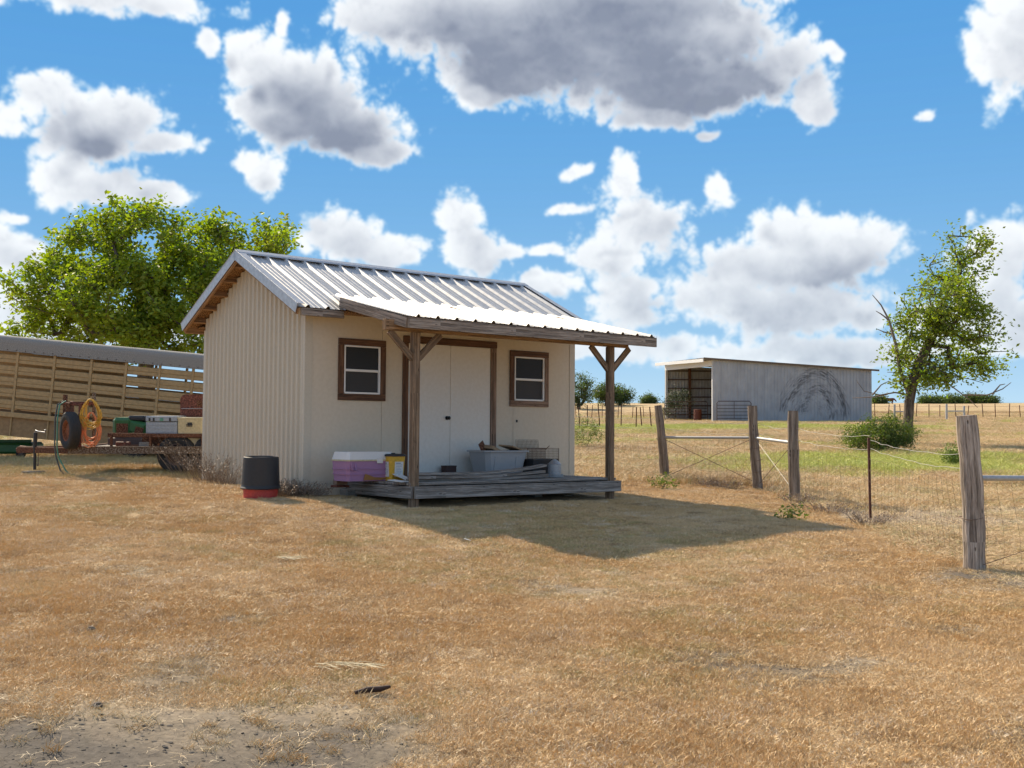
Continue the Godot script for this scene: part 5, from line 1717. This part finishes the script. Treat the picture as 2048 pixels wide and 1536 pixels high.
	for k in 6: mb.tube([Vector3(-0.28, 0.425 + k * 0.0245, -0.152 - k * 0.003), Vector3(0.175, 0.425 + k * 0.0245, -0.152 - k * 0.003)], 0.0016, 3, false)
	put(mb, "open_lid", M.wire_rust, c)
	mb = MB.new()
	for e in [[Vector3(-0.32, 0, 0.16), Vector3(-0.32, 0.42, 0.16)], [Vector3(0.32, 0, 0.16), Vector3(0.32, 0.42, 0.16)], [Vector3(-0.5, 0.425, 0.165), Vector3(0.06, 0.415, 0.165)], [Vector3(-0.32, 0.02, 0.163), Vector3(-0.14, 0.02, 0.163)], [Vector3(0.04, 0.40, 0.17), Vector3(0.1, 0.46, 0.19)]]: mb.tube([e[0], e[1]], 0.006, 5)
	put(mb, "cage_frame", M.wire_rust, c)
	# black crate
	c = porch_thing("black_crate", "black plastic crate standing before the wire cage", "crate", 1080.0, 0.66)
	mb = MB.new()
	taper_box(mb, Vector2(0.23, 0.13), Vector2(0.24, 0.14), 0.0, 0.24, 0.012)
	put(mb, "crate_body", M.black, c)
	mb = MB.new()
	taper_box(mb, Vector2(0.25, 0.15), Vector2(0.25, 0.15), 0.24, 0.262, 0.012)
	put(mb, "crate_rim", M.black, c)
	for k in 6:
		var sl = MB.new()
		sl.box(X(Vector3(0.08 + k * 0.025, 0.17, 0.142)), Vector3(0.012, 0.09, 0.008), 0.002)
		put(sl, "crate_rib", M.steel_dark, c)
	# waterer
	c = porch_thing("poultry_waterer", "small galvanized poultry waterer with cone top", "waterer", 1109.0, 0.98)
	mb = MB.new()
	mb.lathe([Vector2(0, 0), Vector2(0.135, 0), Vector2(0.14, 0.045), Vector2(0.128, 0.045), Vector2(0.125, 0.012), Vector2(0, 0.012)], 24)
	put(mb, "water_tray", M.galv, c)
	mb = MB.new()
	mb.lathe([Vector2(0.1, 0.012), Vector2(0.1, 0.09), Vector2(0.103, 0.095), Vector2(0.1, 0.1), Vector2(0.1, 0.185), Vector2(0.104, 0.19), Vector2(0.05, 0.245), Vector2(0.03, 0.25), Vector2(0.03, 0.262), Vector2(0, 0.265)], 24)
	put(mb, "water_tank", M.galv, c)
	# loose planks
	var n = 0
	for q in [[0.86, 3.24, 1.24, 0.018, 0.02, "grey warped plank at the bottom of the porch stack"], [0.84, 3.20, 1.26, 0.056, 0.03, "grey warped plank lying second in the porch stack"], [0.88, 3.27, 1.22, 0.094, 0.06, "bowed grey plank on top of the porch stack"]]:
		var t = thing("loose_plank", q[5], "plank")
		t.transform = shed_xf * X(Vector3(0, 0.109, 0))
		mb = MB.new()
		mb.off = Vector2(n * 1.3, n * 0.7)
		var N = 14
		for k in N:
			var u0 = float(k) / N; var u1 = float(k + 1) / N
			var hh = func(u): return q[3] + q[4] * pow(absf(u - 0.45) * 1.8, 2.0) * (1.6 if u > 0.45 else 0.3)
			var zz = func(u): return q[2] + 0.05 * sin(u * 3.0 + n)
			var a = Vector3(lerpf(q[0], q[1], u0), hh.call(u0), zz.call(u0))
			var b = Vector3(lerpf(q[0], q[1], u1), hh.call(u1), zz.call(u1))
			var dv = Vector3(0, 0.017, 0)
			var dw = Vector3(0, 0, 0.07)
			var U = Vector2(a.x, 0); var V = Vector2(b.x, 0)
			mb.quad(a + dv + dw, b + dv + dw, b + dv - dw, a + dv - dw, U, V, V + Vector2(0, 0.14), U + Vector2(0, 0.14))
			mb.quad(a - dv + dw, b - dv + dw, b + dv + dw, a + dv + dw, U + Vector2(0, 0.3), V + Vector2(0, 0.3), V + Vector2(0, 0.334), U + Vector2(0, 0.334))
			mb.quad(a - dv - dw, b - dv - dw, b - dv + dw, a - dv + dw, U, V, V + Vector2(0, 0.14), U + Vector2(0, 0.14))
			mb.quad(a + dv - dw, b + dv - dw, b - dv - dw, a - dv - dw, U + Vector2(0, 0.5), V + Vector2(0, 0.5), V + Vector2(0, 0.534), U + Vector2(0, 0.534))
			if k == 0: mb.quad(a - dv - dw, a - dv + dw, a + dv + dw, a + dv - dw)
			if k == N - 1: mb.quad(b - dv + dw, b - dv - dw, b + dv - dw, b + dv + dw)
		put(mb, "plank_board", M.deck, t)
		n += 1

# ---------------------------------------------------------------- things in the yard
func make_yard_things():
	var p = on_ground(521, 995)
	var c = thing("red_tub", "red plastic tub under the black tub by the ribbed wall", "tub", p)
	var mb = MB.new()
	mb.lathe([Vector2(0, -0.02), Vector2(0.215, -0.02), Vector2(0.222, 0.10), Vector2(0.232, 0.105), Vector2(0.232, 0.118), Vector2(0, 0.118)], 32)
	put(mb, "tub_body", M.red_tub, c)
	c = thing("black_tub", "upturned black plastic tub standing on the red tub", "tub", p + Vector3(0, 0.118, 0))
	c.rotation.z = -0.015
	mb = MB.new()
	mb.lathe([Vector2(0, 0), Vector2(0.258, 0), Vector2(0.262, 0.012), Vector2(0.25, 0.03), Vector2(0.245, 0.05), Vector2(0.227, 0.405), Vector2(0.217, 0.417), Vector2(0.207, 0.417), Vector2(0.2, 0.40), Vector2(0, 0.395)], 36)
	put(mb, "tub_body", M.black, c)
	# dead weeds along the wall
	for q in [[392, 952, 0.95, 110, 0.34, 0.1, "tall dead grey weed at the rear corner of the shed"], [425, 962, 0.8, 110, 0.34, 0.1, "dead grey weed clump against the ribbed wall"], [455, 968, 0.62, 90, 0.3, 0.15, "dead weed leaning between the wall and the black tub"], [560, 992, 0.34, 170, 0.32, 0.1, "dry straw tuft beside the red tub"], [608, 993, 0.32, 170, 0.30, 0.1, "dry straw tuft at the front corner of the shed"]]:
		dead_weed(q[6], on_ground(q[0], q[1]), q[2], q[3], q[4], q[5])
	for q in [[1740, 1052, 0.3, 80, 0.25, "dry straw tuft round the rusty steel post"], [1596, 1006, 0.25, 70, 0.25, "dry straw tuft at the foot of the upright cedar post"], [1440, 975, 0.25, 90, 0.45, "dry straw tuft under the crossed tie wires"], [1660, 1025, 0.24, 90, 0.5, "dry straw tuft along the woven wire"]]:
		dead_weed(q[5], on_ground(q[0], q[1]), q[2], q[3], q[4], 0.0)
	# debris on the lawn
	p = on_ground(745, 1390)
	c = thing("dark_stick", "short dark charred stick lying on the dry lawn", "stick", p)
	mb = MB.new()
	mb.tube([Vector3(-0.09, 0.02, 0.03), Vector3(-0.03, 0.028, 0.0), Vector3(0.04, 0.03, -0.01), Vector3(0.09, 0.035, -0.04)], [0.010, 0.017, 0.016, 0.008], 6)
	put(mb, "stick_body", M.header, c)
	for q in [[678, 1338, 0.30, "pale straw wisp on the lawn near the dark stick"], [565, 1123, 0.22, "pale straw wisp on the lawn before the tubs"]]:
		p = on_ground(q[0], q[1])
		c = thing("straw_wisp", q[3], "straw", p)
		mb = MB.new()
		for k in 26:
			var a = rng.randf_range(-0.5, 0.5)
			var b = Vector3(rng.randf_range(-1, 1) * q[2] * 0.5, 0.02 + rng.randf() * 0.015, rng.randf_range(-0.03, 0.03))
			mb.tube([b, b + Vector3(cos(a), 0.05, sin(a)) * 0.08, b + Vector3(cos(a), 0.0, sin(a) + 0.2) * 0.15], 0.0016, 3, false)
		put(mb, "straw_stems", M.cream, c)
	p = on_ground(935, 1085)
	c = thing("paper_scrap", "small white paper scrap on the lawn edge of the shadow", "scrap", p)
	mb = MB.new()
	mb.box(X(Vector3(0, 0.03, 0), RZ(-0.35) * RY(0.4)), Vector3(0.075, 0.003, 0.03), 0.0005)
	put(mb, "paper_sheet", M.paper, c)
	for q in [[182, 1262, "curled brown leaf lying alone on the lawn"], [195, 1416, "dark clod beside the bare soil patch"]]:
		p = on_ground(q[0], q[1])
		c = thing("lawn_clod", q[2], "clod", p)
		mb = MB.new()
		mb.lathe([Vector2(0, 0.0), Vector2(0.025, 0.005), Vector2(0.03, 0.015), Vector2(0.015, 0.027), Vector2(0, 0.03)], 7, X(Vector3.ZERO, RY(q[0])))
		put(mb, "clod_body", M.bark, c)
	# a cow far off
	p = at(1780, 806, 240.0)
	p.y = ground_y(p.x, p.z)
	c = thing("grazing_cow", "small red-brown cow far off in the pasture", "cow", p)
	mb = MB.new()
	mb.tube([Vector3(-0.85, 1.15, 0), Vector3(-0.75, 1.1, 0), Vector3(-0.4, 1.02, 0), Vector3(0.2, 1.0, 0), Vector3(0.6, 1.08, 0), Vector3(0.85, 1.15, 0), Vector3(1.1, 0.95, 0), Vector3(1.25, 0.75, 0), Vector3(1.38, 0.6, 0)], [0.1, 0.3, 0.36, 0.38, 0.34, 0.2, 0.15, 0.13, 0.07], 12)
	for l in [[-0.65, 0.16], [-0.6, -0.16], [0.55, 0.16], [0.5, -0.16]]: mb.tube([Vector3(l[0], 0.95, l[1]), Vector3(l[0] + 0.02, 0.5, l[1]), Vector3(l[0] - 0.02, 0.45, l[1]), Vector3(l[0], -0.02, l[1])], [0.15, 0.07, 0.07, 0.06], 7)
	mb.tube([Vector3(-0.88, 1.15, 0), Vector3(-0.95, 0.9, 0), Vector3(-0.93, 0.5, 0)], [0.03, 0.02, 0.035], 5)
	mb.tube([Vector3(1.12, 1.02, 0.1), Vector3(1.1, 1.05, 0.24)], [0.05, 0.03], 5)
	mb.tube([Vector3(1.12, 1.02, -0.1), Vector3(1.1, 1.05, -0.24)], [0.05, 0.03], 5)
	put(mb, "cow_body", M.cow, c)

# ---------------------------------------------------------------- grass
func tuft(n, h, w, spread, lay, seed_):
	var r = RandomNumberGenerator.new()
	r.seed = seed_
	var mb = MB.new()
	for k in n:
		var a = r.randf() * TAU
		var b = Vector3(cos(a), 0, sin(a)) * spread * sqrt(r.randf())
		var a2 = r.randf() * TAU
		var lean = lay * r.randf_range(0.4, 1.3)
		var d = Vector3(cos(a2) * lean, 1.0, sin(a2) * lean).normalized()
		var l = h * r.randf_range(0.5, 1.2)
		var s = d.cross(Vector3(sin(a * 3.0), 0.2, cos(a * 3.0))).normalized() * w * 0.5
		var m = b + d * l * 0.55
		var e = b + d * l + Vector3(cos(a2), -0.4, sin(a2)) * l * 0.25
		mb.quad(b - s, b + s, m + s * 0.8, m - s * 0.8)
		mb.tri(m - s * 0.8, m + s * 0.8, e)
		var v = r.randf_range(0.7, 1.25)
		for q in 7: mb.c.append(Color(v, v * r.randf_range(0.92, 1.04), v * r.randf_range(0.85, 1.1)))
	return mb.mesh()

func make_grass():
	var inv = shed_xf.affine_inverse()
	var hw = 1024.0 / FPX * 1.06
	var sets = []
	for v in 3: sets.append([tuft(170, 0.030, 0.0030, 0.16, 1.0, 3 + v), [], []])
	for k in 42000:
		var d = sqrt(lerpf(4.0 * 4.0, 21.0 * 21.0, rng.randf()))
		var x = rng.randf_range(-hw, hw) * d
		var z = -d
		if rng.randf() > clampf(8.0 / d, 0.45, 1.0): continue
		if in_field(x, z) > 0.5: continue
		var l = inv * Vector3(x, 0, z)
		if l.x > -0.12 and l.x < SL and l.z < 0.1 and l.z > -SD: continue
		var b = bare(x, z)
		if l.x > 0.5 and l.x < 4.5 and l.z > -0.1 and l.z < 1.75: b = 0.9
		if rng.randf() < b * 1.08: continue
		var s = rng.randf_range(0.7, 1.2) * lerpf(1.0, 0.6, b)
		var hh = rng.randf_range(0.7, 1.35) * lerpf(1.0, 0.6, b) * (1.0 + 0.5 * noise_a.get_noise_2d(x * 2.0, z * 2.0))
		var n1 = noise_a.get_noise_2d(x * 0.9, z * 0.9)
		var n2 = noise_c.get_noise_2d(x * 0.7 + 50, z * 0.7)
		var col = Color(0.66, 0.45, 0.205).lerp(Color(0.76, 0.575, 0.33), clampf(0.45 + n1 * 1.2 + rng.randf_range(-0.45, 0.45), 0, 1))
		if rng.randf() < 0.08: col = Color(0.78, 0.66, 0.48)
		if rng.randf() < 0.10: col = Color(0.42, 0.28, 0.14)
		var gr = smoothstep(0.1, 0.45, n2) * 0.3
		if Vector2(x - 0.2, (z + 11.8) * 0.8).length() < 2.2: gr += 0.25
		if rng.randf() < gr: col = col.lerp(Color(0.40, 0.37, 0.13), 0.6)
		var e = sets[rng.randi() % 3]
		e[1].append(Transform3D(RY(rng.randf() * TAU).scaled(Vector3(s, hh, s)), Vector3(x, ground_y(x, z) - 0.004, z)))
		e[2].append(col)
	stuff("lawn_grass", "short dry orange-tan mown grass of the yard", "grass", sets)
	var tall = [[tuft(26, 0.055, 0.0032, 0.035, 0.9, 71), [], []], [tuft(34, 0.045, 0.0032, 0.06, 1.3, 72), [], []]]
	var straw = [[MB.new(), [], []]]
	for q in 5:
		var a = q * 1.3
		straw[0][0].tube([Vector3(q * 0.02 - 0.04, 0.0, 0), Vector3(q * 0.02 - 0.04 + cos(a) * 0.04, 0.008, sin(a) * 0.04), Vector3(q * 0.02 - 0.04 + cos(a + 0.08) * 0.09, 0.003, sin(a + 0.08) * 0.09)], 0.0018, 3, false)
	for q in straw[0][0].v.size(): straw[0][0].c.append(Color(1, 1, 1))
	straw[0][0] = straw[0][0].mesh()
	for k in 16000:
		var d = sqrt(lerpf(4.0 * 4.0, 19.0 * 19.0, rng.randf()))
		var x = rng.randf_range(-hw, hw) * d
		if in_field(x, -d) > 0.6: continue
		var l = inv * Vector3(x, 0, -d)
		if l.x > -0.12 and l.x < SL and l.z < 1.7 and l.z > -SD: continue
		var n3 = noise_b.get_noise_2d(x * 1.7, d * 1.7)
		var g = ground_y(x, -d)
		if k % 3 == 0:
			straw[0][1].append(Transform3D(RY(rng.randf() * TAU).scaled(Vector3(1, 0.4, 1) * rng.randf_range(0.25, 0.75)), Vector3(x, g + 0.012, -d)))
			straw[0][2].append(Color(0.76, 0.63, 0.42).lerp(Color(0.66, 0.48, 0.26), rng.randf()))
		elif rng.randf() < 0.35 + n3 * 1.6:
			var e = tall[k % 2]
			var s = rng.randf_range(0.6, 1.3)
			e[1].append(Transform3D(RY(rng.randf() * TAU).scaled(Vector3(s, s * rng.randf_range(0.7, 1.3), s)), Vector3(x, g - 0.004, -d)))
			e[2].append(Color(0.62, 0.40, 0.17).lerp(Color(0.76, 0.60, 0.34), rng.randf()))
	stuff("grass_tufts", "slightly taller dry tufts scattered over the mown yard", "grass", tall)
	stuff("loose_straw", "loose pale straw lying on the mown yard", "straw", straw)
	# rough pasture
	var dry = []
	var green = []
	for v in 2:
		dry.append([tuft(70, 0.22, 0.0055, 0.34, 0.6, 30 + v), [], []])
		green.append([tuft(80, 0.26, 0.006, 0.34, 0.45, 40 + v), [], []])
	for k in 52000:
		var d = lerpf(8.5, 112.0, pow(rng.randf(), 1.5))
		var x = rng.randf_range(-0.05, hw) * d if rng.randf() < 0.93 else rng.randf_range(-hw, -0.05) * d
		var z = -d
		if in_field(x, z) < 0.5: continue
		if x < -0.5 and d < 34.0: continue
		var g = green_at(x, z) * smoothstep(15.0, 22.0, d)
		var thin = smoothstep(0.05, 0.35, noise_c.get_noise_2d(x * 0.9 + 80, z * 0.9)) * smoothstep(24.0, 15.0, d)
		if rng.randf() < maxf(thin * 0.9, 0.6 * smoothstep(16.0, 9.0, d)): continue
		var s = rng.randf_range(0.6, 1.1) * (1.0 + d * 0.008)
		var n1 = noise_a.get_noise_2d(x * 0.5, z * 0.5)
		var h = maxf(0.25, rng.randf_range(0.5, 1.2) * (0.7 + 0.5 * n1) * lerpf(0.4, 1.0, smoothstep(12.0, 20.0, d)))
		var xf = Transform3D(RY(rng.randf() * TAU).scaled(Vector3(s, h, s)), Vector3(x, ground_y(x, z) - 0.01, z))
		if rng.randf() < g * 0.85:
			var e = green[rng.randi() % 2]
			e[1].append(xf)
			e[2].append(Color(0.46, 0.52, 0.10).lerp(Color(0.62, 0.62, 0.16), rng.randf()))
		else:
			var e = dry[rng.randi() % 2]
			e[1].append(xf)
			var col = Color(0.66, 0.48, 0.25).lerp(Color(0.78, 0.61, 0.36), rng.randf()).lerp(Color(0.54, 0.39, 0.23), clampf(n1, 0, 0.6))
			if rng.randf() < 0.12: col = Color(0.36, 0.36, 0.14)
			e[2].append(col)
	stuff("pasture_grass", "rough dry straw-coloured grass of the pasture beyond the fence", "grass", dry)
	stuff("green_growth", "yellow-green weedy growth in swaths across the pasture", "weeds", green)
	# uncut grass under and round the trailers
	var un = [[tuft(60, 0.16, 0.005, 0.3, 0.7, 51), [], []]]
	for k in 3200:
		var d = lerpf(18.0, 34.0, rng.randf())
		var x = rng.randf_range(-hw, -0.12) * d
		var l = inv * Vector3(x, 0, -d)
		if l.x > -0.3 and l.x < SL + 0.1 and l.z < 0.1 and l.z > -SD - 0.1: continue
		un[0][1].append(Transform3D(RY(rng.randf() * TAU).scaled(Vector3.ONE * rng.randf_range(0.3, 0.9)), Vector3(x, ground_y(x, -d) - 0.01, -d)))
		un[0][2].append(Color(0.58, 0.43, 0.22).lerp(Color(0.42, 0.38, 0.15), rng.randf() * 0.8))
	stuff("trailer_grass", "uncut dry grass under and behind the trailers", "grass", un)
	# crumbs of soil where the yard is bare
	var clod = MB.new()
	clod.lathe([Vector2(0.0, -0.3), Vector2(0.8, -0.1), Vector2(1.0, 0.25), Vector2(0.5, 0.65), Vector2(0.0, 0.75)], 5)
	var cl = [[clod.mesh(), [], []]]
	for k in 110000:
		var d = sqrt(lerpf(4.0 * 4.0, 19.0 * 19.0, rng.randf()))
		var x = rng.randf_range(-hw, hw) * d
		var f = in_field(x, -d)
		if rng.randf() > (bare(x, -d) * 0.9 if f < 0.5 else 0.22): continue
		var l = inv * Vector3(x, 0, -d)
		if l.x > -0.2 and l.x < SL and l.z < 1.7 and l.z > -SD: continue
		var s = 0.003 + 0.010 * pow(rng.randf(), 5.0) * (1.0 if f < 0.5 else 1.8)
		cl[0][1].append(Transform3D(Basis.from_euler(Vector3(rng.randf_range(-0.6, 0.6), rng.randf() * TAU, 0)).scaled(Vector3(s * rng.randf_range(0.8, 1.6), s * 0.65, s)), Vector3(x, ground_y(x, -d) - s * 0.15, -d)))
		cl[0][2].append(Color(1, 1, 1))
	stuff("soil_crumbs", "loose grey-brown soil crumbs on the bare patches", "soil", cl, M.soil)

func stuff(called, label, category, sets, m = null):
	var t = self
	for e in sets:
		if e[1].is_empty(): continue
		var o = scatter(numbered(called), e[0], m if m else M.blade, e[1], e[2] if m == null else null, t)
		o.set_meta("kind", "stuff")
		o.set_meta("label", label)
		o.set_meta("category", category)
		print(called, " ", e[1].size())
